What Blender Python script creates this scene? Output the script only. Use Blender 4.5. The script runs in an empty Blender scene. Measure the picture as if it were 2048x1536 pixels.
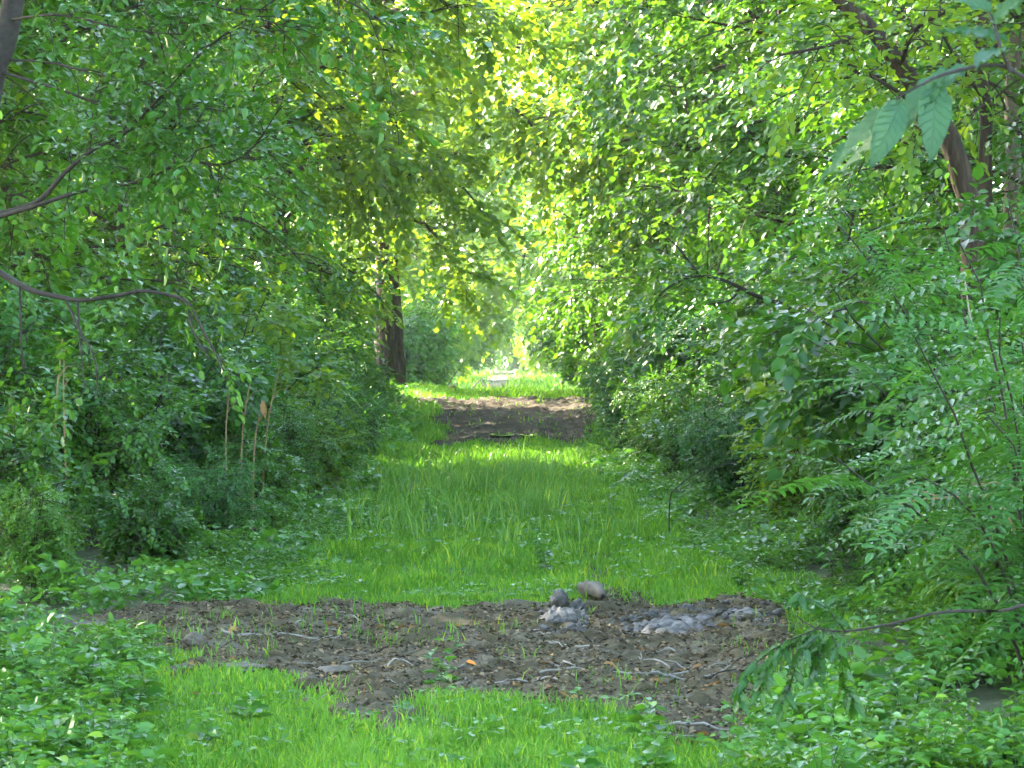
import bpy, math, numpy as np
R_ = math.radians
sc = bpy.context.scene
C = sc.collection

# ------------------------------------------------------------------ camera, sky, sun, exposure
F, HY, CX, EYE = 5600.0, 700.0, 1024.0, 1.6          # focal length in photo pixels, horizon row, centre column, eye height
cam = bpy.data.cameras.new("camera"); camo = bpy.data.objects.new("camera", cam); C.objects.link(camo)
camo.location = (0, 0, EYE); camo.rotation_euler = (R_(90), 0, 0)
cam.sensor_width = 36; cam.lens = 36 * F / 2048; cam.shift_y = -(768 - HY) / 2048
cam.clip_start = 0.1; cam.clip_end = 3000
cam.dof.use_dof = True; cam.dof.focus_distance = 17.0; cam.dof.aperture_fstop = 20.0
sc.camera = camo
SUN_AZ, SUN_EL = -50.0, 31.0                          # degrees clockwise from the view direction, and above the horizon
w = bpy.data.worlds.new("World"); sc.world = w; w.use_nodes = True
nt = w.node_tree; bg = nt.nodes["Background"]
sky = nt.nodes.new("ShaderNodeTexSky"); sky.sky_type = 'NISHITA'; sky.sun_disc = False
sky.sun_elevation = R_(SUN_EL); sky.sun_rotation = R_(SUN_AZ); sky.air_density = 1.0; sky.dust_density = 1.5
nt.links.new(sky.outputs[0], bg.inputs[0]); bg.inputs[1].default_value = 0.15
sun = bpy.data.lights.new("sun", 'SUN'); suno = bpy.data.objects.new("sun", sun); C.objects.link(suno)
sun.energy = 4.2; sun.angle = R_(0.53); sun.color = (1.0, 0.90, 0.70)
suno.rotation_euler = (R_(90 - SUN_EL), 0, R_(180 - SUN_AZ)); suno.location = (-60, 60, 60)
sc.view_settings.view_transform = 'Standard'; sc.view_settings.look = 'None'; sc.view_settings.gamma = 1
sc.view_settings.exposure = 3.72
cy = sc.cycles
cy.max_bounces = 6; cy.diffuse_bounces = 1; cy.glossy_bounces = 2; cy.transmission_bounces = 3; cy.volume_bounces = 1
cy.caustics_reflective = False; cy.caustics_refractive = False; cy.sample_clamp_indirect = 6; cy.use_adaptive_sampling = True; cy.adaptive_threshold = .03

# ------------------------------------------------------------------ helpers
rng = np.random.default_rng(11)
def nz(v): return v / (np.linalg.norm(v, axis=-1, keepdims=True) + 1e-9)
_lat = np.random.default_rng(3).random((256, 256))
def vnoise(x, y):
    xi = np.floor(x).astype(int); yi = np.floor(y).astype(int)
    fx = x - xi; fy = y - yi; fx = fx * fx * (3 - 2 * fx); fy = fy * fy * (3 - 2 * fy)
    g = lambda a, b: _lat[a & 255, b & 255]
    return (g(xi, yi) * (1 - fx) + g(xi + 1, yi) * fx) * (1 - fy) + (g(xi, yi + 1) * (1 - fx) + g(xi + 1, yi + 1) * fx) * fy
def fbm(x, y, o=4):
    s = 0; a = .5
    for k in range(o):
        s = s + a * vnoise(x * 2 ** k + 17.3 * k, y * 2 ** k + 5.1 * k); a *= .5
    return s
def sstep(a, b, x):
    t = np.clip((x - a) / (b - a), 0, 1); return t * t * (3 - 2 * t)
_pd = np.array([-80, 0, 20, 42, 52, 59, 64, 72, 90, 140, 600.]); _pz = np.array([0, 0, 0, .25, .46, .63, .63, .42, .0, 0, 0])
def gz(x, d):
    x = np.asarray(x, float); d = np.asarray(d, float)
    z = np.interp(d, _pd, _pz)
    z = z + .22 * sstep(2.2, 6, np.abs(x - .1)) * sstep(8, 16, d)
    z = z - .05 * np.exp(-((x + .95) / .28) ** 2) - .05 * np.exp(-((x - .85) / .28) ** 2)      # two wheel ruts
    return z + .08 * (fbm(x * .6, d * .6, 3) - .45) + .03 * (fbm(x * 3 + 9, d * 3, 2) - .4)
def at(px, py, d): return np.array([(px - CX) / F * d, d, EYE - (py - HY) / F * d])
def ground_at(px, py):
    lo, hi = 5.0, 59.0
    for _ in range(40):
        m = (lo + hi) / 2; p = at(px, py, m)
        if p[2] > gz(p[0], m): lo = m
        else: hi = m
    return at(px, py, lo)
def poly_px(pts): return np.array([ground_at(*p)[:2] for p in pts])
def inside(poly, x, y):
    r = np.zeros(np.shape(x), bool); n = len(poly); j = n - 1
    for i in range(n):
        xi, yi = poly[i]; xj, yj = poly[j]
        c = ((yi > y) != (yj > y)) & (x < (xj - xi) * (y - yi) / (yj - yi + 1e-12) + xi)
        r ^= c; j = i
    return r

def mesh_np(name, V, loops, sizes, mat, tint=None, smooth=False, attr='tint'):
    me = bpy.data.meshes.new(name); V = np.asarray(V, np.float32)
    loops = np.asarray(loops, np.int32).ravel(); sizes = np.asarray(sizes, np.int32)
    me.vertices.add(len(V)); me.vertices.foreach_set('co', V.ravel())
    me.loops.add(len(loops)); me.loops.foreach_set('vertex_index', loops)
    me.polygons.add(len(sizes)); st = np.concatenate([[0], np.cumsum(sizes)[:-1]]).astype(np.int32)
    me.polygons.foreach_set('loop_start', st)
    me.update(calc_edges=True); me.validate()
    if smooth: me.polygons.foreach_set('use_smooth', np.ones(len(sizes), bool))
    if tint is not None:
        a = me.attributes.new(attr, 'FLOAT', 'POINT'); a.data.foreach_set('value', np.asarray(tint, np.float32).ravel())
    me.materials.append(mat)
    return me
def link(name, data, parent=None, loc=None, rot=None, scale=None):
    o = bpy.data.objects.new(name, data); C.objects.link(o)
    if parent: o.parent = parent
    if loc is not None: o.location = loc
    if rot is not None: o.rotation_euler = rot
    if scale is not None: o.scale = scale
    return o
def tag(o, label=None, cat=None, group=None, kind=None):
    if label: o['label'] = label
    if cat: o['category'] = cat
    if group: o['group'] = group
    if kind: o['kind'] = kind
    return o

# tubes: list of (points, radii)
def tube_mesh(name, tubes, mat, sides=6, bumpy=0.0):
    Vs, Ls, off, n = [], [], 0, 0
    a = np.linspace(0, 2 * np.pi, sides, endpoint=False)
    for pts, rad in tubes:
        pts = np.asarray(pts, float); rad = np.asarray(rad, float); m = len(pts)
        t = nz(np.gradient(pts, axis=0)); up = np.array([0, 0, 1.]) if abs(t[0, 2]) < .9 else np.array([1., 0, 0])
        u = nz(np.cross(t, up)); v = np.cross(t, u)
        rr = rad[:, None] * (1 + bumpy * (rng.random((m, sides)) - .5))
        ring = pts[:, None] + rr[..., None] * (np.cos(a)[None, :, None] * u[:, None] + np.sin(a)[None, :, None] * v[:, None])
        Vs.append(ring.reshape(-1, 3))
        i = np.arange(m - 1)[:, None] * sides; k = np.arange(sides)[None]; k2 = (k + 1) % sides
        Ls.append((np.stack([i + k, i + sides + k, i + sides + k2, i + k2], -1) + off).reshape(-1, 4)); off += m * sides
    V = np.concatenate(Vs); L = np.concatenate(Ls)
    return mesh_np(name, V, L, np.full(len(L), 4), mat, smooth=True)
def spline(pts, n=6):
    p = np.asarray(pts, float); p = np.vstack([2 * p[0] - p[1], p, 2 * p[-1] - p[-2]]); out = []
    for i in range(1, len(p) - 2):
        t = np.linspace(0, 1, n, endpoint=False)[:, None]
        a, b, c, d = p[i - 1], p[i], p[i + 1], p[i + 2]
        out.append(.5 * (2 * b + (c - a) * t + (2 * a - 5 * b + 4 * c - d) * t ** 2 + (3 * b - a - 3 * c + d) * t ** 3))
    return np.vstack(out + [p[-2][None]])

# leaves: every leaf is two quads folded along the midrib
class Leaves:
    def __init__(s): s.P, s.D, s.N, s.S, s.T = [], [], [], [], []
    def add(s, P, D, N, S, T): s.P.append(P); s.D.append(D); s.N.append(N); s.S.append(S); s.T.append(T)
    def spray(s, O, T, n, L, leaf, r, ang=60, droop=.25, out=.35, pairs=False, terminal=True, face=None, jit=.35):
        """O,T (M,3): sprays of n leaves (or n pairs) along a twig of length L."""
        M = len(O); base_t = r.random(M) * .6
        B = nz(np.cross(T, np.array([0, 0, 1.])) + 1e-4)
        for k in range(n + (1 if terminal else 0)):
            last = k == n
            f = 1.0 if last else (k + .35) / (n + .2)
            for sd in ((1, -1) if pairs and not last else ((1 if k % 2 else -1),)):
                P = O + T * (L * f) + np.array([0, 0, -1.]) * (L * droop * f * f)
                a = 0 if last else R_(ang) * (1 - .35 * f)
                D = T * np.cos(a) + B * (sd * np.sin(a)) + r.normal(0, jit * .6, (M, 3)) - np.array([0, 0, droop * .8])
                D = nz(D)
                N = np.array([0, 0, 1.]) + T * out + r.normal(0, jit, (M, 3))
                if face is not None: N = N + face
                N = nz(N - D * (N * D).sum(-1, keepdims=True))
                S = leaf * (.65 + .6 * r.random(M)) * (1.1 if last else 1.0)
                s.add(P + D * (S * .12)[:, None], D, N, S, np.where(r.random(M) < .012, 1.4, np.clip(base_t + .4 * r.random(M), 0, 1)))
    def mesh(s, name, mat, width=.6, fold=.10, simple=False):
        P, D, N, S, T = map(np.concatenate, (s.P, s.D, s.N, s.S, s.T)); X = np.cross(D, N)
        if simple: sh = np.array([[0, 0, 0], [.5, .45, fold], [0, 1, -.05], [-.5, .45, fold]])
        else: sh = np.array([[0, 0, 0], [.46, .26, fold], [.40, .66, fold * .6], [0, 1.0, -.10], [-.40, .66, fold * .6], [-.46, .26, fold]])
        k = len(sh)
        V = P[:, None] + S[:, None, None] * (sh[None, :, 0:1] * width * X[:, None] + sh[None, :, 1:2] * D[:, None] + sh[None, :, 2:3] * N[:, None])
        i = np.arange(len(P))[:, None] * k
        if simple: L = np.concatenate([i + np.array([[0, 1, 2]]), i + np.array([[0, 2, 3]])], 1).reshape(-1, 3); z = 3
        else: L = np.concatenate([i + np.array([[0, 1, 2, 3]]), i + np.array([[0, 3, 4, 5]])], 1).reshape(-1, 4); z = 4
        return mesh_np(name, V.reshape(-1, 3), L, np.full(len(L), z), mat, tint=np.repeat(T, k))

# ------------------------------------------------------------------ materials
def mat_new(name):
    m = bpy.data.materials.new(name); m.use_nodes = True; n = m.node_tree.nodes; n.clear()
    return m, n, m.node_tree.links
def N(n, t, **kw):
    x = n.new(t)
    for k, v in kw.items(): setattr(x, k, v)
    return x
def leaf_mat(name, dark, light, trans, mixf=.38, rough=.42, spec=.5, rnd=.35):
    m, n, l = mat_new(name)
    at_ = N(n, 'ShaderNodeAttribute', attribute_name='tint'); oi = N(n, 'ShaderNodeObjectInfo')
    ma = N(n, 'ShaderNodeMath', operation='MULTIPLY_ADD'); ma.inputs[1].default_value = rnd; l.new(oi.outputs['Random'], ma.inputs[0])
    mu = N(n, 'ShaderNodeMath', operation='MULTIPLY'); mu.inputs[1].default_value = 1 - rnd * .6; l.new(at_.outputs['Fac'], mu.inputs[0]); l.new(mu.outputs[0], ma.inputs[2])
    rp = N(n, 'ShaderNodeValToRGB'); e = rp.color_ramp.elements
    e[0].color = (*dark, 1); e[0].position = .05; e[1].color = (*light, 1); e[1].position = .95
    e2 = e.new(.985); e2.color = (light[0] * 2.2, light[1] * 1.25, light[2] * .6, 1)
    l.new(ma.outputs[0], rp.inputs[0])
    p = N(n, 'ShaderNodeBsdfPrincipled'); p.inputs['Roughness'].default_value = rough; p.inputs['Specular IOR Level'].default_value = spec
    l.new(rp.outputs[0], p.inputs['Base Color'])
    tr = N(n, 'ShaderNodeBsdfTranslucent')
    mc = N(n, 'ShaderNodeMix', data_type='RGBA'); mc.inputs[0].default_value = .7; mc.inputs[7].default_value = (*trans, 1)
    l.new(rp.outputs[0], mc.inputs[6]); l.new(mc.outputs[2], tr.inputs[0])
    mx = N(n, 'ShaderNodeMixShader'); mx.inputs[0].default_value = mixf
    l.new(p.outputs[0], mx.inputs[1]); l.new(tr.outputs[0], mx.inputs[2])
    o = N(n, 'ShaderNodeOutputMaterial'); l.new(mx.outputs[0], o.inputs[0])
    return m
LEAF = leaf_mat("leaf_green", (.008, .052, .003), (.08, .225, .012), (.16, .36, .012), rough=.38)
LEAF_Y = leaf_mat("leaf_yellow_green", (.025, .095, .006), (.14, .29, .016), (.30, .44, .014), mixf=.46, rough=.5)
LEAF_D = leaf_mat("leaf_dark", (.005, .038, .003), (.05, .165, .012), (.10, .28, .012), rough=.34)
LEAF_C = leaf_mat("leaf_compound", (.014, .08, .010), (.055, .18, .024), (.12, .32, .025), rough=.42)
HERB = leaf_mat("herb", (.018, .09, .008), (.095, .28, .028), (.17, .40, .02), rough=.38)
GRASS = leaf_mat("grass_blade", (.05, .165, .010), (.17, .37, .028), (.20, .44, .02), mixf=.36, rough=.45, spec=.3, rnd=0)
TALLG = leaf_mat("tall_grass_blade", (.08, .22, .03), (.20, .40, .07), (.24, .44, .05), mixf=.36, rough=.45, spec=.3, rnd=0)
DRYLEAF = leaf_mat("dry_leaf", (.16, .075, .03), (.42, .25, .09), (.4, .22, .06), mixf=.2, rough=.7, spec=.2, rnd=.6)

def rough_mat(name, cols, scale=(1, 1, 1), nscale=8, bump=.5, bdist=.02, rough=.85, spec=.3, detail=8, wet=None, attr=None, attr_cols=None):
    m, n, l = mat_new(name)
    tc = N(n, 'ShaderNodeTexCoord'); mp = N(n, 'ShaderNodeMapping'); mp.inputs['Scale'].default_value = scale
    l.new(tc.outputs['Object'], mp.inputs[0])
    no = N(n, 'ShaderNodeTexNoise'); no.inputs['Scale'].default_value = nscale; no.inputs['Detail'].default_value = detail; no.inputs['Roughness'].default_value = .65
    l.new(mp.outputs[0], no.inputs['Vector'])
    rp = N(n, 'ShaderNodeValToRGB'); e = rp.color_ramp.elements
    e[0].position = .3; e[0].color = (*cols[0], 1); e[1].position = .72; e[1].color = (*cols[-1], 1)
    for i, c in enumerate(cols[1:-1]):
        q = e.new(.3 + .42 * (i + 1) / (len(cols) - 1)); q.color = (*c, 1)
    l.new(no.outputs['Fac'], rp.inputs[0]); col = rp.outputs[0]
    if attr:
        a = N(n, 'ShaderNodeAttribute', attribute_name=attr)
        n2 = N(n, 'ShaderNodeTexNoise'); n2.inputs['Scale'].default_value = 30; n2.inputs['Detail'].default_value = 5
        l.new(tc.outputs['Object'], n2.inputs['Vector'])
        r2 = N(n, 'ShaderNodeValToRGB'); r2.color_ramp.elements[0].color = (*attr_cols[0], 1); r2.color_ramp.elements[1].color = (*attr_cols[1], 1)
        r2.color_ramp.elements[0].position = .35; r2.color_ramp.elements[1].position = .65
        l.new(n2.outputs['Fac'], r2.inputs[0])
        mx = N(n, 'ShaderNodeMix', data_type='RGBA'); l.new(a.outputs['Fac'], mx.inputs[0]); l.new(col, mx.inputs[6]); l.new(r2.outputs[0], mx.inputs[7]); col = mx.outputs[2]
    p = N(n, 'ShaderNodeBsdfPrincipled'); l.new(col, p.inputs['Base Color']); p.inputs['Specular IOR Level'].default_value = spec
    if wet:
        nw = N(n, 'ShaderNodeTexNoise'); nw.inputs['Scale'].default_value = wet[0]; l.new(tc.outputs['Object'], nw.inputs['Vector'])
        mr = N(n, 'ShaderNodeMapRange'); mr.inputs[1].default_value = .45; mr.inputs[2].default_value = .62; mr.inputs[3].default_value = rough; mr.inputs[4].default_value = wet[1]
        l.new(nw.outputs['Fac'], mr.inputs[0]); l.new(mr.outputs[0], p.inputs['Roughness'])
    else: p.inputs['Roughness'].default_value = rough
    b = N(n, 'ShaderNodeBump'); b.inputs['Strength'].default_value = bump; b.inputs['Distance'].default_value = bdist
    l.new(no.outputs['Fac'], b.inputs['Height']); l.new(b.outputs[0], p.inputs['Normal'])
    o = N(n, 'ShaderNodeOutputMaterial'); l.new(p.outputs[0], o.inputs[0])
    return m
BARK = rough_mat("bark", [(.020, .012, .007), (.050, .033, .019), (.11, .074, .044)], (6, 6, .8), 4, .9, .05)
TWIG = rough_mat("twig", [(.018, .014, .010), (.055, .044, .032)], (1, 1, 1), 25, .4, .005)
PALEBARK = rough_mat("pale_bark", [(.07, .05, .033), (.19, .145, .095)], (4, 4, 1), 6, .6, .02)
DEADWOOD = rough_mat("dead_wood", [(.16, .10, .045), (.34, .22, .10)], (1, 1, 1), 14, .4, .005)
GREYWOOD = rough_mat("grey_wood", [(.16, .14, .11), (.36, .32, .26)], (1, 1, 1), 18, .5, .005)
SOIL = rough_mat("soil", [(.022, .016, .009), (.052, .039, .022), (.10, .078, .048)], (1, 1, 1), 3.5, .8, .06, attr='moss', attr_cols=((.022, .07, .006), (.06, .17, .012)))
MUD = rough_mat("mud", [(.032, .024, .009), (.078, .061, .026), (.155, .125, .064)], (1, 1, 1), 9, 1.0, .04, wet=(2.2, .6), spec=.15)
SHADED_SOIL = rough_mat("shaded_soil", [(.02, .014, .008), (.052, .039, .023), (.11, .085, .055)], (1, 1, 1), 5, 1.0, .05, rough=.9, spec=.15)  # far soil toned darker than the mud, standing in for tree shade
CLAY = rough_mat("clay", [(.035, .029, .021), (.08, .071, .057), (.14, .126, .105)], (1, 1, 1), 16, .8, .02, rough=.6, spec=.45)
STONE = rough_mat("stone", [(.06, .05, .032), (.12, .10, .07), (.22, .19, .14)], (1, 1, 1), 11, .6, .02)

# ------------------------------------------------------------------ ground
MUD_POLY = poly_px([(165, 1250), (300, 1205), (520, 1222), (700, 1208), (880, 1222), (1040, 1215), (1150, 1206), (1165, 1180), (1260, 1180), (1275, 1215), (1400, 1210), (1500, 1200), (1600, 1225),
                    (1640, 1290), (1560, 1340), (1580, 1400), (1470, 1440), (1440, 1500), (1300, 1490), (1260, 1430), (1080, 1425), (960, 1390), (840, 1405), (770, 1440), (755, 1495), (700, 1490),
                    (690, 1420), (600, 1355), (400, 1345), (330, 1290)])
TONGUE = poly_px([(1150, 1195), (1162, 1120), (1135, 1060), (1160, 1055), (1212, 1100), (1245, 1150), (1265, 1195)])
BARE2 = poly_px([(770, 985), (800, 955), (850, 960), (880, 990), (830, 1000)])
FAR_SOIL = poly_px([(820, 799), (1010, 797), (1250, 798), (1215, 818), (1240, 842), (1170, 862), (1185, 886), (1080, 883), (1000, 896), (930, 888), (840, 893), (905, 864), (860, 845), (890, 826)])
def bare(x, d, j=.12):
    jx = x + j * 4 * (fbm(x * 3, d * 2) - .47); jd = d + j * 12 * (fbm(x * 3 + 40, d * 2 + 9) - .47)
    return inside(MUD_POLY, jx, jd) | inside(TONGUE, jx, jd) | inside(BARE2, jx, jd) | inside(FAR_SOIL, jx, jd * 1.0)
def left_edge(d): return np.interp(d, [9, 12, 14, 16, 19, 25, 33, 42, 60], [-1.3, -1.65, -1.85, -2.1, -1.45, -1.4, -1.7, -1.6, -2.1])
def right_edge(d): return np.interp(d, [9, 12, 14, 17, 19, 25, 33, 42, 60], [.8, 1.05, 1.35, 1.75, 1.9, 1.4, 1.15, 1.15, 1.75])

xs = np.unique(np.concatenate([np.linspace(-420, -40, 12), np.linspace(-40, -8, 22), np.linspace(-8, -3.5, 24), np.linspace(-3.5, 3.5, 71), np.linspace(3.5, 8, 24), np.linspace(8, 40, 22), np.linspace(40, 420, 12)]))
ds = np.unique(np.concatenate([np.linspace(-120, 8, 20), np.linspace(8, 24, 130), np.linspace(24, 75, 150), np.linspace(75, 150, 60), np.linspace(150, 560, 30)]))
X, Y = np.meshgrid(xs, ds); Z = gz(X, Y)
nx, ny = len(xs), len(ds)
ii = (np.arange(ny - 1)[:, None] * nx + np.arange(nx - 1)[None]).ravel()
GL = np.stack([ii, ii + 1, ii + nx + 1, ii + nx], -1)
moss = np.where(bare(X, Y), 0.0, 1.0) * np.where((X > left_edge(Y) - .3) & (X < right_edge(Y) + .3) & (Y < 64), .9, .15 + .3 * fbm(X, Y))
moss = np.where(Y > 64, np.where(np.abs(X + .6) < 1.0 + .8 * (fbm(X, Y * .3) - .5), .25, 1.0), moss)
tag(link("ground", mesh_np("ground", np.stack([X, Y, Z], -1).reshape(-1, 3), GL, np.full(len(GL), 4), SOIL, tint=moss.ravel(), smooth=True, attr='moss')), "soft woodland soil under the grass and the shrubs", kind="structure")

# churned mud sheet; it dives below the ground outside its own ragged outline
MUDS = []
def mud_sheet(name, poly, x0, x1, d0, d1, sx, sd, amp, label, mat):
    gx = np.arange(x0, x1, sx); gd = np.arange(d0, d1, sd); X, Y = np.meshgrid(gx, gd)
    m = np.zeros(X.shape)
    for dx, dd in ((0, 0), (.08, 0), (-.08, 0), (0, .15), (0, -.15), (.16, .1), (-.16, -.1), (.05, -.3), (-.05, .3)):
        jx = X + dx + .48 * (fbm(X * 3, Y * 2) - .47); jd = Y + dd + 1.44 * (fbm(X * 3 + 40, Y * 2 + 9) - .47)
        m += inside(poly, jx, jd) / 9.0
    m = np.clip(m + .5 * (fbm(X * 7 + 3, Y * 5, 3) - .47) * (m < .99), 0, 1)
    lump = (np.abs(fbm(X * 5, Y * 4, 4) - .47) * 2.2 + .9 * (fbm(X * 9, Y * 7, 3) - .4) + .55 * (fbm(X * 26, Y * 20, 2) - .37)) * amp
    Z = gz(X, Y) + lump * m + .012 * m - .16 * (1 - sstep(0, .45, m)) 
    MUDS.append((gx, gd, np.maximum(Z, gz(X, Y))))
    ny, nx = X.shape; ii = (np.arange(ny - 1)[:, None] * nx + np.arange(nx - 1)[None]).ravel()
    L = np.stack([ii, ii + 1, ii + nx + 1, ii + nx], -1)
    keep = (m.ravel()[L] > 0).any(1); L = L[keep]
    used = np.unique(L); rem = np.zeros(X.size, int); rem[used] = np.arange(len(used))
    V = np.stack([X, Y, Z], -1).reshape(-1, 3)[used]
    return tag(link(name, mesh_np(name, V, rem[L], np.full(len(L), 4), mat, smooth=True)), label, kind="structure")
mud_sheet("mud_ground", MUD_POLY, -3.2, 2.4, 10.6, 19.5, .022, .032, .065, "churned brown mud crossing the grassy track", MUD)
mud_sheet("soil_path", FAR_SOIL, -2.4, 2.6, 34, 63, .06, .16, .10, "bare soil, coloured darker for shade, on the track before the bright gap", SHADED_SOIL)

# ------------------------------------------------------------------ plant prototypes
def perp_dir(az, el): return np.array([math.cos(az) * math.cos(el), math.sin(az) * math.cos(el), math.sin(el)])
def clump(O, T, f, seed, hole=.36):                                                     # leaves gather in clumps with holes between
    g = vnoise(O[:, 0] * f + O[:, 2] * f * .9 + seed, O[:, 1] * f - O[:, 2] * f * .7 + 31)
    k = g > hole; return O[k], T[k]
def shrub_proto(seed, H, Rr, nstem, leaf, mat, width=.6, n=6, L=.28, pairs=False, ang=60, bl=(.35, .7), nb=8, nsp=5, droop=.25, low=.12, simple=False, out=.45, wood=TWIG):
    r = np.random.default_rng(seed); tubes = []; lv = Leaves(); Os, Ts = [], []
    for s in range(nstem):
        az = 2 * np.pi * (s + r.random() * .8) / nstem; lean = r.uniform(.15, 1.0); h = H * r.uniform(.65, 1.05) * (1 - .25 * lean ** 2)
        t = np.linspace(0, 1, 9)[:, None]; dr = np.array([math.cos(az), math.sin(az), 0])
        wob = np.cumsum(r.normal(0, .02 * H, (9, 3)), 0) * t; wob[:, 2] *= .3
        P = dr * (Rr * lean * t ** 1.4) + np.array([0, 0, h]) * (t - .12 * lean * t ** 3) + wob
        P[0] += dr * .05
        rad = np.linspace(.012 * H / 2 + .004, .004, 9); tubes.append((P, rad))
        Os.append(P[-1]); Ts.append(nz(P[-1] - P[-2]))
        for b in range(nb):
            f = low + (1 - low) * (b + r.random()) / nb; q = f * 8; i = min(int(q), 7); o = P[i] * (1 - (q - i)) + P[i + 1] * (q - i)
            a2 = az + r.normal(0, 1.2); d0 = perp_dir(a2, r.uniform(-.15, .7)); l2 = r.uniform(*bl) * (1.15 - .4 * f)
            tt = np.linspace(0, 1, 5)[:, None]; Q = o + d0 * (l2 * tt) - np.array([0, 0, .35 * l2]) * tt ** 2
            tubes.append((Q, np.linspace(.006, .002, 5)))
            for k in range(nsp):
                g = (k + .6) / nsp; q2 = g * 4; j = min(int(q2), 3); oo = Q[j] * (1 - (q2 - j)) + Q[j + 1] * (q2 - j)
                td = nz(Q[j + 1] - Q[j]); sd = nz(td + r.normal(0, .55, 3)); Os.append(oo); Ts.append(sd)
    Os, Ts = clump(np.array(Os), np.array(Ts), 1.9, seed); lv.spray(Os, Ts, n, L, leaf, r, ang=ang, droop=droop, pairs=pairs, out=out)
    return dict(parts=[("stem", tube_mesh("shrub_stem", tubes, wood, 4)), ("foliage", lv.mesh("shrub_foliage", mat, width, simple=simple))])
def tree_proto(seed, H, tr, base, Rr, leaf, mat, nl=18, nsub=7, nsp=7, n=7, L=.4, width=.7, droop=.3, rise=(.1, .6), bark=BARK, lean=0, keep_low=1.0, pairs=False, shape=1.0, hole=.36):
    r = np.random.default_rng(seed); tubes = []; lv = Leaves(); Os, Ts = [], []
    t = np.linspace(0, 1, 14)[:, None]
    P = np.array([0, 0, H]) * t + np.cumsum(r.normal(0, .010 * H, (14, 3)) * np.array([1, 1, 0]), 0) + np.array([lean, 0, 0]) * t ** 1.5; P[0] = 0
    rad = tr * (1 - .9 * t[:, 0] ** .9) + .012; rad[0] *= 1.5; rad[1] *= 1.06
    P = np.vstack([P[0] - [0, 0, .4], P]); rad = np.concatenate([[rad[0] * 1.15], rad])
    trunk = tube_mesh("tree_trunk", [(spline(P, 3), np.interp(np.linspace(0, 1, len(spline(P, 3))), np.linspace(0, 1, len(rad)), rad))], bark, 12, .10)
    P = P[1:]; rad = rad[1:]
    for s in range(nl):
        f = (s + r.random()) / nl; z = base + (H - base) * f; q = z / H * 13; i = min(int(q), 12); o = P[i] * (1 - (q - i)) + P[i + 1] * (q - i)
        az = s * 2.39996 + r.normal(0, .3); prof = (np.sin(np.pi * min(1, (.22 + .78 * f))) ** .7) * shape + (1 - shape) * (1 - f)
        ll = max(.6, Rr * prof * r.uniform(.75, 1.15)); d0 = perp_dir(az, r.uniform(*rise) + .5 * f)
        tt = np.linspace(0, 1, 8)[:, None]
        Q = o + d0 * (ll * tt) - np.array([0, 0, droop * ll * (1 - .6 * f)]) * tt ** 2 + np.cumsum(r.normal(0, .02 * ll, (8, 3)), 0) * tt
        tubes.append((Q, np.linspace(max(.02, tr * .32 * (1 - .6 * f)), .006, 8)))
        for b in range(nsub):
            g = .25 + .75 * (b + r.random()) / nsub; q = g * 7; i = min(int(q), 6); oo = Q[i] * (1 - (q - i)) + Q[i + 1] * (q - i)
            td = nz(Q[i + 1] - Q[i]); d1 = nz(td + r.normal(0, .65, 3) + np.array([0, 0, .1])); l2 = ll * r.uniform(.22, .42) + .2
            t3 = np.linspace(0, 1, 5)[:, None]; S = oo + d1 * (l2 * t3) - np.array([0, 0, .4 * l2]) * t3 ** 2
            tubes.append((S, np.linspace(.012, .003, 5)))
            for k in range(nsp):
                u = (k + .7) / nsp; q = u * 4; j = min(int(q), 3); o3 = S[j] * (1 - (q - j)) + S[j + 1] * (q - j)
                Os.append(o3); Ts.append(nz(nz(S[j + 1] - S[j]) + r.normal(0, .5, 3)))
    Os, Ts = clump(np.array(Os), np.array(Ts), 1.1, seed, hole); lv.spray(Os, Ts, n, L, leaf, r, ang=60, droop=.3, out=.4, pairs=pairs)
    return dict(parts=[("trunk", trunk), ("branchwork", tube_mesh("tree_branchwork", tubes, bark, 4)), ("crown", lv.mesh("tree_crown", mat, width))])
def place(proto, name, label, cat, x, d, rz=0, s=1.0, group=None, sz=None, dz=0.0, tilt=(0, 0)):
    e = link(name, None, loc=(x, d, float(gz(x, d)) + dz), rot=(tilt[0], tilt[1], rz), scale=(s, s, sz or s))
    tag(e, label, cat, group)
    for nm, me in proto['parts']:
        o = link(nm, me, e)
        if nm in ('crown', 'foliage'): o['kind'] = 'stuff'
    return e

S_round = [shrub_proto(21 + k, 2.5, 1.15, 14, .090, [LEAF, LEAF_D, LEAF_Y][k], width=.74, n=7, L=.28, nb=12, nsp=7, out=.7) for k in range(3)]
S_small = [shrub_proto(31 + k, 2.3, 1.1, 15, .062, [LEAF, LEAF_C][k], width=.62, n=9, L=.28, nb=13, nsp=7, out=.7) for k in range(2)]
U_tree = [tree_proto(51, 6.0, .09, .6, 2.1, .110, LEAF, nl=36, nsub=9, nsp=7, n=6, L=.36, width=.70),
          tree_proto(52, 6.5, .10, .7, 2.2, .095, LEAF, nl=38, nsub=9, nsp=7, n=7, L=.34, width=.72),
          tree_proto(53, 6.0, .08, .5, 2.0, .082, LEAF_D, nl=38, nsub=9, nsp=8, n=7, L=.32, width=.62)]
A_tree = [tree_proto(61, 10.5, .16, 4.1, 4.4, .17, LEAF_Y, nl=38, nsub=12, nsp=8, n=6, L=.5, width=.8, droop=.38),
          tree_proto(62, 11.0, .17, 4.0, 4.4, .15, LEAF, nl=38, nsub=12, nsp=8, n=7, L=.46, width=.75, droop=.4)]
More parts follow.
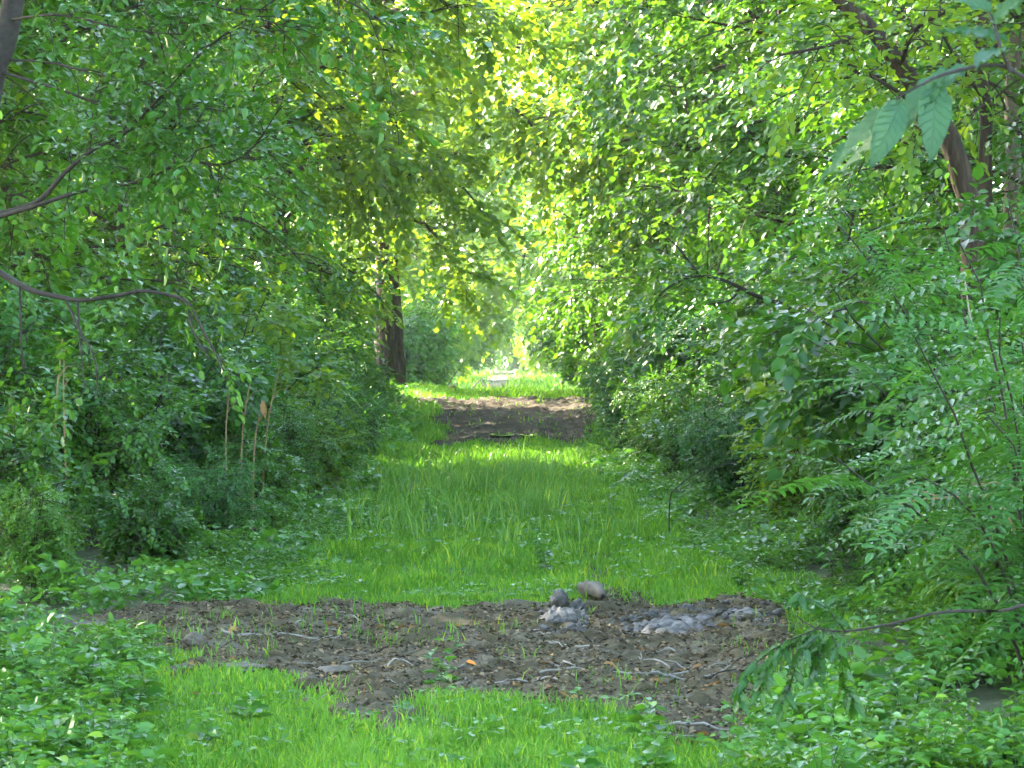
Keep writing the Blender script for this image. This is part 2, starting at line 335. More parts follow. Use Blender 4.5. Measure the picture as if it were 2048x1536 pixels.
T_tall = [tree_proto(71, 18, .24, 6.0, 4.8, .24, LEAF, nl=32, nsub=9, nsp=8, n=6, L=.55, width=.8, droop=.35, hole=0),
          tree_proto(72, 19, .27, 7.5, 5.2, .24, LEAF_Y, nl=32, nsub=9, nsp=8, n=6, L=.55, width=.8, droop=.35, hole=0)]
F_tree = [tree_proto(81, 15, .22, 2.5, 4.6, .30, LEAF_Y, nl=34, nsub=9, nsp=7, n=6, L=.65, width=.85, droop=.4),
          tree_proto(82, 14, .20, 2.3, 4.2, .28, LEAF_Y, nl=34, nsub=9, nsp=7, n=6, L=.65, width=.85, droop=.4)]

ORD = "first second third fourth fifth sixth seventh eighth ninth tenth eleventh twelfth thirteenth fourteenth fifteenth sixteenth seventeenth eighteenth nineteenth twentieth".split()
KIND = {'r': ("round-leaved shrub", S_round), 's': ("small-leaved shrub", S_small)}
def shrub_row(rows, where, group):
    for i, (d, x, k, v, s) in enumerate(rows):
        kn, pr = KIND[k]
        place(pr[v % len(pr)], "shrub", f"{kn}, {ORD[i]} from the camera {where}", "shrub", x, d, rng.uniform(0, 6.28), s * rng.uniform(.95, 1.05), group)
def tree_row(rows, protos, kn, where, group, name="tree"):
    for i, (d, x, v, s) in enumerate(rows):
        place(protos[v % len(protos)], name, f"{kn}, {ORD[i]} from the camera {where}", "tree", x, d, rng.uniform(0, 6.28), s, group)

# banks of shrubs on both sides of the track
shrub_row([(19.5, -3.6, 'r', 0, .62), (22, -3.3, 's', 0, .8), (24.5, -3.25, 'r', 1, .8), (27.5, -3.1, 's', 1, .85), (30.5, -3.2, 'r', 2, .95), (34, -3.0, 'r', 0, .9), (38, -3.1, 's', 0, 1.0),
           (42.5, -3.3, 'r', 1, 1.0), (47, -3.5, 'r', 2, 1.05), (52, -3.8, 's', 1, 1.0), (57, -4.3, 'r', 0, 1.1)], "in the front row of the left bank", "front row of shrubs on the left bank")
shrub_row([(22, -4.6, 's', 1, 1.1), (26, -4.7, 'r', 0, 1.15), (30, -5.0, 's', 0, 1.2), (35, -4.7, 'r', 1, 1.25), (41, -5.0, 'r', 2, 1.3), (48, -5.6, 's', 1, 1.4)], "in the second row of the left bank", "second row of shrubs on the left bank")
shrub_row([(13.4, 2.55, 's', 0, .72), (15, 2.95, 's', 1, .9), (16.8, 3.15, 's', 0, .8), (18.4, 3.1, 'r', 1, 1.12), (21, 3.3, 's', 1, .9), (23.5, 3.4, 'r', 2, .95), (26.3, 3.3, 's', 0, 1.0), (29.3, 3.2, 'r', 0, 1.05), (32.5, 3.1, 's', 1, 1.1), (36, 3.0, 'r', 1, 1.1),
           (40, 2.9, 's', 0, 1.1), (44.5, 3.0, 'r', 2, 1.15), (49.5, 3.2, 's', 1, 1.15), (55, 3.5, 'r', 0, 1.15), (61, 3.9, 'r', 1, 1.3), (66.5, 1.75, 'r', 1, .95), (68.5, 3.0, 's', 0, 1.3)], "in the front row of the right bank", "front row of shrubs on the right bank")
shrub_row([(19.5, 4.1, 'r', 0, 1.0), (23.5, 4.7, 's', 0, 1.2), (28, 4.9, 'r', 1, 1.3), (33, 4.9, 's', 1, 1.4), (39, 4.9, 'r', 2, 1.4), (46, 5.2, 's', 0, 1.5)], "in the second row of the right bank", "second row of shrubs on the right bank")
shrub_row([(17.6, -3.0, 's', 0, .36), (19.6, -2.55, 'r', 1, .36), (21.8, -2.35, 's', 1, .42), (24, -2.2, 'r', 0, .40), (26.4, -2.15, 's', 0, .48), (29, -2.1, 'r', 2, .46), (32, -2.15, 's', 1, .52), (36, -2.2, 'r', 1, .5), (40.5, -2.3, 's', 0, .55), (46, -2.5, 'r', 0, .5)], "in the low fringe of the left bank", "low fringe of the left bank")
shrub_row([(14.6, 2.45, 'r', 0, .34), (16.4, 2.5, 's', 1, .42), (18.4, 2.6, 'r', 1, .42), (20.6, 2.6, 's', 0, .5), (23, 2.5, 'r', 2, .5), (26, 2.15, 's', 1, .56), (29.5, 1.95, 'r', 0, .55), (33.3, 1.8, 's', 0, .6), (37.5, 1.8, 'r', 1, .62), (42, 1.8, 's', 1, .64), (47, 1.95, 'r', 2, .64), (53, 2.4, 's', 0, .7)], "in the low fringe of the right bank", "low fringe of the right bank")
tree_row([(24, -4.9, 0, .85), (28.5, -5.2, 1, .95), (33, -4.5, 2, 1.0), (37.5, -6.2, 0, 1.15), (42, -4.9, 1, 1.15), (47, -6.8, 2, 1.25), (52, -5.2, 0, 1.3), (54, -4.4, 1, .75), (55.5, -7.2, 2, 1.05), (57.5, -9.0, 1, 1.0), (60, -12, 2, 1.1), (65.5, -6.2, 0, 1.0)], U_tree, "slim leafy tree", "behind the left bank of shrubs", "slim trees behind the left bank")
tree_row([(22.5, 4.4, 2, .85), (26, 5.0, 1, .95), (30, 4.5, 0, 1.05), (34.5, 5.6, 2, 1.15), (38.5, 4.5, 1, 1.15), (43.5, 5.8, 2, 1.25), (49, 4.9, 0, 1.3), (58.5, 3.6, 1, 1.1), (61.5, 3.1, 0, 1.15), (65.5, 2.6, 1, 1.2)], U_tree, "slim leafy tree", "behind the right bank of shrubs", "slim trees behind the right bank")
tree_row([(41, 6.0, 1, .9), (46.5, -4.3, 0, .95), (50, 4.1, 1, 1.0), (54, -6.3, 1, 1.0), (57, 3.1, 0, 1.0), (64, 5.0, 1, 1.1), (71, 5.2, 0, 1.15), (76, -10, 0, 1.1)], A_tree, "broad-leaved tree arching over the track", "beside the tunnel of leaves", "trees arching over the track", "arching_tree")
# tall trees whose crowns close over the near part of the track
tree_row([(4, -8.5, 0, .95), (12, -8.4, 1, 1.0), (17, -12, 0, 1.0), (21, -9.0, 1, .95), (23.5, -11.5, 0, 1.0), (25, -18, 1, 1.0), (26, -13.5, 0, 1.05), (29, -9.4, 1, 1.0), (34, -15, 0, 1.05), (37, -10.5, 1, 1.0), (42, -17, 0, 1.1)],
         T_tall, "tall tree", "in the wood left of the track", "tall trees in the wood on the left", "tall_tree")
tree_row([(15, 8.6, 0, .9), (21, 8.2, 1, .95), (28, 8.6, 0, 1.0), (35, 9.4, 1, 1.0), (43, 8.6, 0, 1.05), (52, 10, 1, 1.05)], T_tall, "tall tree", "in the wood right of the track", "tall trees in the wood on the right", "tall_tree")
# sunlit wood beyond the gap
tree_row([(82, -13, 0, 1.0), (84, 7.0, 1, 1.0), (92, -10.5, 1, 1.05), (96, 6.6, 0, 1.05), (98, -15, 1, 1.1), (104, 12, 0, 1.1), (106, -7.2, 0, 1.1), (112, 6.2, 1, 1.1), (120, -10, 1, 1.2), (124, 11, 0, 1.2), (130, -4.9, 0, 1.2), (136, 4.8, 1, 1.2), (146, -14, 1, 1.3), (148, 13, 0, 1.3),
          (150, -4.6, 1, 1.3), (185, 2.6, 0, 1.7), (190, -4.5, 0, 1.4), (205, 4.6, 1, 1.4), (240, .4, 1, 1.6)], F_tree, "sunlit tree", "beyond the bright gap at the end of the track", "sunlit trees beyond the gap", "sunlit_tree")
shrub_row([(86, -3.6, 'r', 0, 1.4), (94, -3.0, 's', 0, 1.5), (98, 3.4, 'r', 1, 1.4), (112, -3.6, 'r', 2, 1.6), (128, 3.4, 's', 1, 1.7), (150, -3.2, 'r', 0, 1.8), (172, 2.6, 'r', 2, 2.2), (190, -2.6, 's', 0, 2.6), (215, 1.0, 'r', 0, 3.0), (245, -3, 'r', 2, 3.6), (270, 4, 'r', 0, 4.0)],  "in the hazy verge beyond the gap", "shrubs in the hazy verge beyond the gap")
# ------------------------------------------------------------------ grass and ground cover
def grass_mesh(name, n_list, mat):
    """n_list: (x, d, height, width) arrays -> blades of one quad and one triangle"""
    x, d, h, wd = n_list; n = len(x); r = rng
    az = r.random(n) * 6.283; lean = r.uniform(.1, .75, n) * h; la = r.random(n) * 6.283
    b = np.stack([x, d, gz(x, d) - .005], -1); u = np.stack([np.cos(az), np.sin(az), 0 * az], -1) * wd[:, None] / 2
    ld = np.stack([np.cos(la), np.sin(la), 0 * la], -1) * lean[:, None]
    mid = b + ld * .35 + np.stack([0 * h, 0 * h, h * .62], -1); tip = b + ld + np.stack([0 * h, 0 * h, h * (1 - .25 * (lean / h) ** 2)], -1)
    V = np.stack([b - u, b + u, mid + u * .8, mid - u * .8, tip], 1).reshape(-1, 3)
    i = np.arange(n)[:, None] * 5
    L = np.concatenate([i + np.array([[0, 1, 2, 3]]), i + np.array([[3, 2, 4]])], 1).ravel(); sz = np.tile([4, 3], n)
    t = np.clip(-.1 + .8 * fbm(x * 1.3, d * .8, 3) + .4 * vnoise(x * 6 + 9, d * 3.5) + r.normal(0, .3, n), 0, .96); t[r.random(n) < .07] = 1.0
    return mesh_np(name, V, L, sz, mat, tint=np.repeat(t, 5))
def scatter(d0, d1, dens):
    n = int((d1 - d0) * 5.2 * dens); x = rng.uniform(-2.9, 2.3, n); d = rng.uniform(d0, d1, n)
    e = rng.normal(0, .22, n) + .9 * (fbm(x * 1.1 + 50, d * .8, 3) - .47)
    k = (x > left_edge(d) + e - .05) & (x < right_edge(d) + e + .05) & ~bare(x + rng.normal(0, .05, n), d + rng.normal(0, .1, n))
    thin = fbm(x * 2.2 + 3, d * 1.3, 3); k &= rng.random(n) < sstep(.18, .42, thin) * .75 + .25
    return x[k], d[k]
gx, gd, gh, gw = [], [], [], []
for d0, d1, dens, h, wd in ((9.5, 13, 4000, .052, .0062), (13, 19, 2900, .05, .008), (19, 26, 1900, .052, .0105), (26, 34, 1100, .07, .012), (34, 46, 600, .085, .016), (46, 64, 280, .10, .022)):
    x, d = scatter(d0, d1, dens); gx.append(x); gd.append(d); gh.append(h * rng.uniform(.5, 1.7, len(x)) * (.35 + 1.5 * fbm(x * .9, d * .5, 3) * (.4 + 1.2 * vnoise(x * 5, d * 3)))); gw.append(wd * rng.uniform(.7, 1.3, len(x)))
# thin grass creeping over the mud
n = 9500; x = rng.uniform(-3, 2.4, n); d = np.where(rng.random(n) < .6, rng.uniform(11, 18.5, n), rng.uniform(40, 60, n)); n2 = 5000; x = np.concatenate([x, rng.uniform(.1, .95, n2)]); d = np.concatenate([d, rng.uniform(18, 30, n2)]); k = bare(x, d) & ((fbm(x * 2, d * 1.5 + 30, 3) > .46) | (d > 18.3) & (d < 30))
gx.append(x[k]); gd.append(d[k]); gh.append(.08 * rng.uniform(.5, 1.6, k.sum())); gw.append(.0005 * d[k])
# sunlit strip on the crest
n = 5000; x = rng.uniform(-2.6, 3, n); d = rng.uniform(60, 64, n); gx.append(x); gd.append(d); gh.append(.09 * rng.uniform(.5, 1.7, n)); gw.append(np.full(n, .025))
n = 9000; x = rng.uniform(-6, 6, n); d = 84 + 110 * rng.random(n) ** 1.5; k = np.abs(x + .6) > .9 + rng.normal(0, .3, n); gx.append(x[k]); gd.append(d[k]); gh.append(.22 * rng.uniform(.5, 1.7, k.sum())); gw.append(.0005 * d[k])
cat = np.concatenate
tag(link("grass", grass_mesh("grass", (cat(gx), cat(gd), cat(gh), cat(gw)), GRASS)), "short bright green grass covering the track", "grass", kind="stuff")
# tall grass on the middle hump
n = 6500; x = rng.normal(-.3, .6, n); d = rng.normal(28, 3.2, n); k = (fbm(x * 2.4, d * 1.3, 3) > .5) & (d > 20) & (x > left_edge(d)) & (x < right_edge(d)); x, d = x[k], d[k]
tag(link("tall_grass", grass_mesh("tall_grass", (x, d, rng.uniform(.14, .38, len(x)), rng.uniform(.009, .016, len(x))), TALLG)), "taller seeding grass on the hump between the wheel ruts", "grass", kind="stuff")

# small clover-like leaves in the grass
lv = Leaves(); x, d = scatter(9.8, 40, 42); k = fbm(x * 1.5 + 70, d * .9, 3) > .38; x, d = x[k], d[k]; a = rng.random(len(x)) * 6.283
lv.spray(np.stack([x, d, gz(x, d) + rng.uniform(.02, .10, len(x))], -1), nz(np.stack([np.cos(a), np.sin(a), 0 * a + .2], -1)), 3, .06, .036, rng, droop=.1, out=.1)
tag(link("clover", lv.mesh("clover", HERB, .75)), "small clover-like leaves growing through the grass", "clover", kind="stuff")
# leafy ground cover under the shrubs
COV = [Leaves(), Leaves()]
def cover(n, d0, d1, side, hmax, leaf, spread):
    d = d0 + (d1 - d0) * rng.random(n) ** 1.3
    u = np.abs(rng.normal(0, 1, n)) * spread
    x = left_edge(d) + .12 - u if side < 0 else right_edge(d) - .1 + u
    u = np.clip(u, 0, 3)
    k = ~bare(x, d) & (fbm(x * 1.6 + 12, d * 1.2, 3) > .36); x, d, u = x[k], d[k], u[k]; m = len(x)
    h = hmax * np.clip(.12 + u * .8, 0, 1) * rng.random(m) ** .7 * (.2 + 1.6 * fbm(x * 1.4, d, 2))
    O = np.stack([x, d, gz(x, d) + h], -1); a = rng.random(m) * 6.283; T = nz(np.stack([np.cos(a), np.sin(a), rng.uniform(-.1, .6, m)], -1))
    sp = fbm(x * 1.1 + 90, d * .8 + 4, 3) + rng.normal(0, .06, m); big = rng.random(m) < .25
    for q, (kk, lf, nn) in enumerate(((sp < .45, leaf * .8, 7), (sp >= .45, leaf, 5))):
        for b_, sc_ in ((False, .8), (True, 1.45)):
            z_ = kk & (big == b_)
            if z_.any(): COV[q].spray(O[z_], T[z_], nn, .17, lf * sc_, rng, droop=.3, out=.3, jit=.5)
cover(4600, 10, 20, -1, .26, .055, 1.1); cover(4200, 10, 20, 1, .34, .055, .9)
cover(4600, 20, 34, -1, .5, .055, 1.1); cover(4600, 20, 34, 1, .5, .055, 1.1); cover(3000, 34, 64, -1, .6, .075, 1.4); cover(3000, 34, 64, 1, .6, .075, 1.4)
tag(link("ground_cover", COV[1].mesh("ground_cover", HERB, .72)), "dense low round-leaved undergrowth along both edges of the track", "undergrowth", kind="stuff")
tag(link("ground_cover", COV[0].mesh("ground_cover", LEAF, .42)), "narrow-leaved undergrowth mixed in along both edges of the track", "undergrowth", kind="stuff")

# standing weeds
def weed_proto(seed, H, leaf, nst, width=.62):
    r = np.random.default_rng(seed); tubes = []; lv = Leaves()
    for s in range(nst):
        az = r.random() * 6.28; ln = r.uniform(.05, .35) * H; t = np.linspace(0, 1, 6)[:, None]; h = H * r.uniform(.6, 1.05)
        P = np.array([math.cos(az) * ln, math.sin(az) * ln, 0]) * t ** 1.5 + np.array([0, 0, h]) * t + r.normal(0, .012, (6, 3)) * t
        tubes.append((P, np.linspace(.005, .002, 6)))
        nn = 6
        for k in range(nn):
            f = .18 + .82 * k / (nn - 1); q = f * 5; i = min(int(q), 4); o = P[i] * (1 - (q - i)) + P[i + 1] * (q - i)
            for sd in (0, math.pi):
                a = k * 1.57 + sd + az + r.normal(0, .3); D = nz(perp_dir(a, r.uniform(-.3, .35)))[None]
                Nn = np.array([[0, 0, 1.]]) + r.normal(0, .3, (1, 3)); Nn = nz(Nn - D * (Nn * D).sum())
                S = np.array([leaf * (1.15 - .45 * f) * r.uniform(.75, 1.2)]); lv.add(o + D * S[0] * .2, D, Nn, S, np.array([r.random() * .9]))
    lf = [(P_[0], D_[0], N_[0], float(S_[0])) for P_, D_, N_, S_ in zip(lv.P, lv.D, lv.N, lv.S)]
    return dict(parts=[("stem", tube_mesh("weed_stem", tubes, HERB, 3)), ("foliage", lv.mesh("weed_foliage", HERB, width, fold=.14))], leaves=lf, width=width)
from mathutils import Matrix, Vector
def unit_leaf(width, k):
    a_ = Leaves(); a_.add(np.zeros((1, 3)), np.array([[0, 1., 0]]), np.array([[0, 0, 1.]]), np.array([1.]), np.array([.12 + .25 * k])); return a_.mesh("weed_leaf", HERB, width, fold=.14)
_UL = {}
def place_leafy(proto, *a, **kw):
    """a near weed: every leaf is a part of its own"""
    e = place(dict(parts=proto['parts'][:1]), *a, **kw)
    for i, (p_, d_, n_, s_) in enumerate(proto['leaves']):
        key = (proto['width'], i % 4)
        if key not in _UL: _UL[key] = unit_leaf(*key)
        D = Vector(d_); Nn = Vector(n_); M = Matrix((D.cross(Nn), D, Nn)).transposed().to_4x4() @ Matrix.Scale(s_, 4); M.translation = Vector(p_)
        link("leaf", _UL[key], e).matrix_local = M
    return e
W_ = [weed_proto(91, .42, .12, 3), weed_proto(92, .36, .15, 2, .85), weed_proto(93, .5, .095, 4)]
WK = ("narrow-leaved weed", "broad-leaved weed", "tall small-leaved weed")
def weeds(pts, where, group, s0=.38, s1=.72):
    rows = [("back", []), ("middle", []), ("front", [])]; pts = sorted(pts, key=lambda q: q[1])
    for i, q in enumerate(pts): rows[min(2, i * 3 // len(pts))][1].append((q, i % 3))
    for rn, row in rows:
        for o_, ((px, py), k) in enumerate(sorted(row)):
            p = ground_at(px, py); (place_leafy if rn == "front" and "side" not in where else place)(W_[k], "weed", f"{WK[k]}, {ORD[o_]} from left in the {rn} row {where}", "weed", p[0], p[1], rng.uniform(0, 6.28), rng.uniform(s0, s1), group)
r2 = np.random.default_rng(5)
weeds([(r2.uniform(-40, 300 - (py - 1310) * .1), py) for py in np.linspace(1325, 1640, 44)], "left of the mud", "weeds in the patch left of the mud")
weeds([(r2.uniform(-20, 620), py) for py in np.linspace(1080, 1190, 20)], "behind the mud, left side", "weeds at the foot of the left bank")
weeds([(r2.uniform(1640 + (1560 - py) * .1, 2090), py) for py in np.linspace(1200, 1660, 50)], "right of the mud", "weeds in the patch right of the mud", .42, .8)
weeds([(r2.uniform(1480, 1850), py) for py in np.linspace(1040, 1180, 16)], "behind the mud, right side", "weeds at the foot of the right bank")
for (px, py, k, s, lab) in ((880, 1385, 0, .58, "seedling with pale paired leaves growing out of the middle of the mud"), (500, 1450, 1, .5, "dark broad-leaved weed in the grass before the mud"), (410, 1500, 1, .5, "broad-leaved weed in the grass at lower left"),
                            (1165, 1575, 1, .5, "broad-leaved weed at the bottom edge of the picture"), (1290, 1480, 1, .5, "broad-leaved weed on the bare soil at lower right"), (1310, 1550, 1, .5, "grey-green weed on the bare soil at the bottom edge"),
                            (870, 1062, 0, .8, "dark weed where the tall grass begins"), (1095, 1150, 2, .7, "upright weed in the grass beside the bare rut"), (740, 990, 1, .8, "weed at the left edge of the grass by the bare spot")):
    p = ground_at(px, py); place_leafy(W_[k], "weed", lab, "weed", p[0], p[1], rng.uniform(0, 6.28), s)

# ------------------------------------------------------------------ the big trunk beside the gap
def path_tube(pts, w0, w1, n=6):
    P = spline([at(*p) for p in pts], n); return P, np.linspace(w0, w1, len(P))
def flared(P, rad, base_extra): 
    rad = rad.copy(); rad[:4] *= np.array([1 + base_extra, 1 + base_extra * .55, 1 + base_extra * .25, 1 + base_extra * .1]); return P, rad
def wood_tree(name, label, trunk, branches, bark, leafspec=None, sides=14, mat=LEAF, cat_="tree", flare=.5, bump=.12):
    """trunk: (points, radii) in world space; branches: list of the same; leafspec: dict for sprays along the branches"""
    P, rad = trunk; base = P[0].copy()
    e = link(name, None, loc=base); tag(e, label, cat_)
    P, rad = flared(P - base, rad, flare)
    link("trunk", tube_mesh("trunk", [(P, rad)], bark, sides, bump), e)
    for (Q, rq) in branches: link("branch", tube_mesh("branch", [(Q - base, rq)], bark, 6, .15), e)
    if leafspec:
        tag(link("crown", leafspec(e, base), e), kind="stuff")
        if TWIGS: tag(link("twigwork", tube_mesh("twigwork", TWIGS, bark, 4), e), kind="stuff")
    return e
TWIGS = []
def spray_along(branches, base, mat, leaf, n, L, per, width, tw=.45, t0=.25, seed=1, droop=.3):
    r = np.random.default_rng(seed); lv = Leaves(); Os, Ts = [], []; TWIGS.clear()
    for Q, rq in branches:
        Q = Q - base; m = len(Q); ln = np.linalg.norm(np.diff(Q, axis=0), axis=1).sum(); k = max(2, int(ln * per))
        for f in t0 + (1 - t0) * (np.arange(k) + r.random(k)) / k:
            q = f * (m - 1); i = min(int(q), m - 2); o = Q[i] * (1 - (q - i)) + Q[i + 1] * (q - i); td = nz(Q[i + 1] - Q[i])
            sd = nz(td * .5 + r.normal(0, .7, 3)); l2 = tw * r.uniform(.2, 1); wk = r.normal(0, .05 * l2, (3, 3))
            TWIGS.append((np.array([o, o + sd * l2 * .35 - [0, 0, .03 * l2] + wk[0], o + sd * l2 * .7 - [0, 0, .12 * l2] + wk[1], o + sd * l2 * 1.15 - [0, 0, .3 * l2] + wk[2]]), np.array([.004, .003, .0022, .001]) * (tw / .4) ** .7))
            for g in (.35, .7, 1.0): Os.append(o + sd * l2 * g - np.array([0, 0, .25 * l2 * g * g])); Ts.append(nz(sd + r.normal(0, .4, 3)))
    lv.spray(np.array(Os), np.array(Ts), n, L, leaf, r, droop=droop)
    return lv.mesh("crown", mat, width)
g0 = float(gz(-2.72, 62)); P = spline([(-2.72, 62, g0 - .3), (-2.72, 62, g0 + .1), (-2.72, 62, 1.6), (-2.75, 62, 3.0), (-2.8, 62.1, 5), (-2.7, 62.3, 8), (-2.9, 62, 13)], 5)
tr = (P, np.interp(np.linspace(0, 1, len(P)), [0, .2, .4, 1], [.44, .40, .31, .10]))
brs = [path_tube(b, w0, .012) for b, w0 in (([(790, 300, 62), (870, 340, 61), (930, 380, 60), (975, 440, 59)], .06), ([(780, 430, 62), (850, 450, 60.5), (905, 520, 59.5), (930, 570, 59)], .05), ([(775, 470, 62), (720, 520, 61), (690, 470, 60)], .04),
                                           ([(780, 250, 62), (700, 300, 60), (640, 380, 59)], .07), ([(785, 200, 62), (900, 180, 60), (1020, 210, 58), (1100, 300, 57)], .08), ([(785, 100, 62), (700, 60, 60), (600, 120, 58)], .08),
                                           ([(785, 20, 62), (900, -20, 60), (1050, 80, 57)], .08), ([(782, 330, 62), (690, 250, 60), (590, 230, 58), (520, 280, 57)], .07), ([(785, 160, 62), (680, 140, 60), (560, 60, 58), (470, 80, 57)], .08), ([(785, -40, 62), (660, -10, 59), (540, 20, 57)], .08), ([(785, 380, 62), (850, 330, 60), (930, 300, 59)], .05), ([(780, 330, 61.6), (755, 400, 61), (800, 460, 60.8)], .03), ([(790, 220, 61.6), (765, 290, 61), (795, 350, 60.8)], .03), ([(790, 90, 61.6), (765, 160, 61), (795, 230, 60.8)], .03), ([(770, 600, 62), (740, 585, 61.2), (705, 545, 60.6)], .025))]
wood_tree("big_tree", "stout brown trunk with furrowed bark standing left of the bright gap", tr, brs, BARK, lambda e, b: spray_along(brs, b, LEAF_Y, .15, 7, .45, 9, .85, tw=1.1, t0=.12, seed=5), flare=.45)

# ------------------------------------------------------------------ leaning tree at the upper left
g0 = gz(-2.85, 14); tr = (spline([np.array([-2.85, 14, g0 - .2]), np.array([-2.83, 14, g0 + .25]), at(-90, 700, 14), at(-25, 200, 14), at(15, 60, 14), at(55, -200, 14), at(120, -700, 14)], 5), None)
tr = (tr[0], np.linspace(.085, .045, len(tr[0])))
UL = [([(-10, 140, 14), (150, 190, 13.8), (310, 255, 13.6), (360, 250, 13.5), (410, 240, 13.4)], .013), ([(-60, 440, 14), (70, 405, 13.8), (130, 345, 13.7), (185, 300, 13.6), (250, 265, 13.5), (310, 205, 13.3), (410, 100, 13.2), (520, 20, 13), (640, -60, 13)], .02),
      ([(-60, 450, 14), (60, 415, 13.7), (165, 382, 13.6), (270, 365, 13.5), (370, 325, 13.4), (450, 328, 13.4), (510, 290, 13.3), (565, 205, 13.2)], .019), ([(15, 40, 14), (120, 30, 13.5), (260, 60, 13.2), (380, 70, 13)], .012),
      ([(20, 120, 14), (100, 125, 13.8), (200, 150, 13.6), (290, 165, 13.5), (305, 210, 13.5), (310, 250, 13.5)], .010), ([(380, 325, 13.4), (395, 300, 13.4), (440, 290, 13.3)], .006), ([(310, 240, 13.5), (350, 220, 13.4), (420, 218, 13.3), (455, 225, 13.2)], .008),
      ([(50, -150, 14), (200, -60, 13.5), (420, 10, 13), (600, 60, 12.8)], .014), ([(50, -180, 14), (300, -120, 13.3), (600, -40, 12.8), (800, 60, 12.5)], .014), ([(180, 300, 13.6), (185, 240, 13.5), (180, 180, 13.5)], .005)]
brs = [path_tube(b, w0 * .72, .0025) for b, w0 in UL]
wood_tree("leaning_tree", "thin leaning tree with bare arching dark branches at upper left", tr, brs, TWIG, lambda e, b: spray_along(brs, b, LEAF_D, .055, 6, .2, 13, .6, tw=.4, t0=.25, seed=8), sides=10, flare=.3)
# low crooked limb on a stem further down the same bank
g0 = gz(-3.35, 17); st = spline([(-3.35, 17, g0 - .1), (-3.34, 17, g0 + .3), tuple(at(-60, 700, 17)), tuple(at(-55, 500, 17)), tuple(at(-80, 250, 17))], 4)
LL = [([(-56, 510, 17), (0, 545, 17), (50, 575, 16.8), (100, 590, 16.7), (160, 600, 16.6), (230, 592, 16.5), (290, 582, 16.4), (370, 602, 16.3), (400, 650, 16.2), (430, 705, 16.1), (455, 760, 16)], .030), ([(130, 597, 16.65), (160, 660, 16.5), (190, 720, 16.4), (195, 790, 16.4)], .012),
      ([(155, 600, 16.6), (160, 680, 16.5), (170, 780, 16.4)], .010), ([(40, 572, 16.8), (42, 680, 16.8), (46, 740, 16.8)], .011), ([(375, 605, 16.3), (385, 660, 16.2), (420, 720, 16.1)], .012)]
brs2 = [path_tube(b, w0 * .75, .004) for b, w0 in LL]
wood_tree("crooked_tree", "small tree with a thick crooked limb drooping over the left bank", (st, np.linspace(.07, .04, len(st))), brs2, TWIG, lambda e, b: spray_along(brs2, b, LEAF, .06, 5, .2, 4, .62, tw=.3, t0=.4, seed=9), sides=8, flare=.3)

# ------------------------------------------------------------------ trunks at the upper right
def bare_trunk(px_pts, d, r0, r1, bark, label, seed, name="tree", brn=()):
    p0 = at(*px_pts[0], d); g = float(gz(p0[0], d)); pts = [(p0[0], d, g - .2), (p0[0], d, g + .3)] + [tuple(at(a, b, d)) for a, b in px_pts]
    P = spline(pts, 5); brs = [path_tube([(a, b, d + q) for a, b, q in br], w0, .01) for br, w0 in brn]
    return wood_tree(name, label, (P, np.linspace(r0, r1, len(P))), brs, bark, (lambda e, b: spray_along(brs, b, LEAF_Y, .085, 6, .3, 9, .7, tw=.6, t0=.1, seed=seed)) if brn else None, sides=10)
bare_trunk([(1945, 480), (1925, 360), (1895, 270), (1850, 200), (1800, 130), (1740, 55), (1680, 0), (1600, -90), (1500, -260)], 21, .105, .04, BARK, "dark brown trunk leaning left at upper right", 3, "leaning_trunk_tree",
           [([(1890, 265, 0), (1820, 200, -.6), (1740, 150, -1)], .025), ([(1800, 130, 0), (1830, 60, -.8), (1900, 20, -1.2)], .025), ([(1740, 60, 0), (1660, 90, -.6), (1560, 110, -1)], .02)])
bare_trunk([(1972, 480), (1970, 350), (1972, 230), (1962, 100), (1975, -60), (1985, -300)], 21.6, .06, .04, BARK, "straight dark trunk beside the leaning one at upper right", 4, "slender_tree", [([(1970, 200, 0), (1920, 130, -.7), (1880, 60, -1)], .02), ([(1970, 120, 0), (2020, 60, -.5), (2070, 40, -1)], .02)])
bare_trunk([(2022, 480), (2026, 330), (2024, 200), (2032, 60), (2030, -200)], 23, .08, .05, PALEBARK, "paler brown trunk at the right edge of the picture", 6, "pale_tree")

# ------------------------------------------------------------------ boughs and stems standing out of the right bank
def bough(name, label, px_pts, d, w0, bark, leaf=None, subs=(), cat_="branch", tip=.003):
    """a bent stem rooted in the ground: first point of px_pts is its foot"""
    p0 = ground_at(*px_pts[0]) if d is None else at(*px_pts[0], d); d = p0[1]
    g = float(gz(p0[0], d)); base = np.array([p0[0], d, g - .05]); pts = [tuple(base)] + [tuple(at(a, b, d)) for a, b in px_pts[1:]]
    P = spline(pts, 5); e = link(name, None, loc=base); tag(e, label, cat_)
    main = (P, np.linspace(w0, tip, len(P))); brs = [main] + [path_tube([(a, b, d) for a, b in s_], w0 * .5, tip * .8) for s_ in subs]
    for i, (Q, rq) in enumerate(brs): link("stem" if i == 0 else "side_twig", tube_mesh("stem", [(Q - base, rq)], bark, 6, .15), e)
    if leaf: tag(link("foliage", spray_along(brs, base, leaf[0], leaf[1], 5, .2, leaf[2], .6, tw=.3, t0=.5, seed=int(px_pts[0][0])), e), kind='stuff')
    return e
bough("bent_stem", "dark bare stem bent over at the foot of the right bank", [(1338, 1075), (1340, 1000), (1352, 978), (1395, 945), (1470, 925), (1560, 908), (1650, 890)], None, .007, TWIG, None, [[(1350, 985), (1385, 965), (1430, 935)], [(1400, 943), (1420, 925), (1415, 905)]])
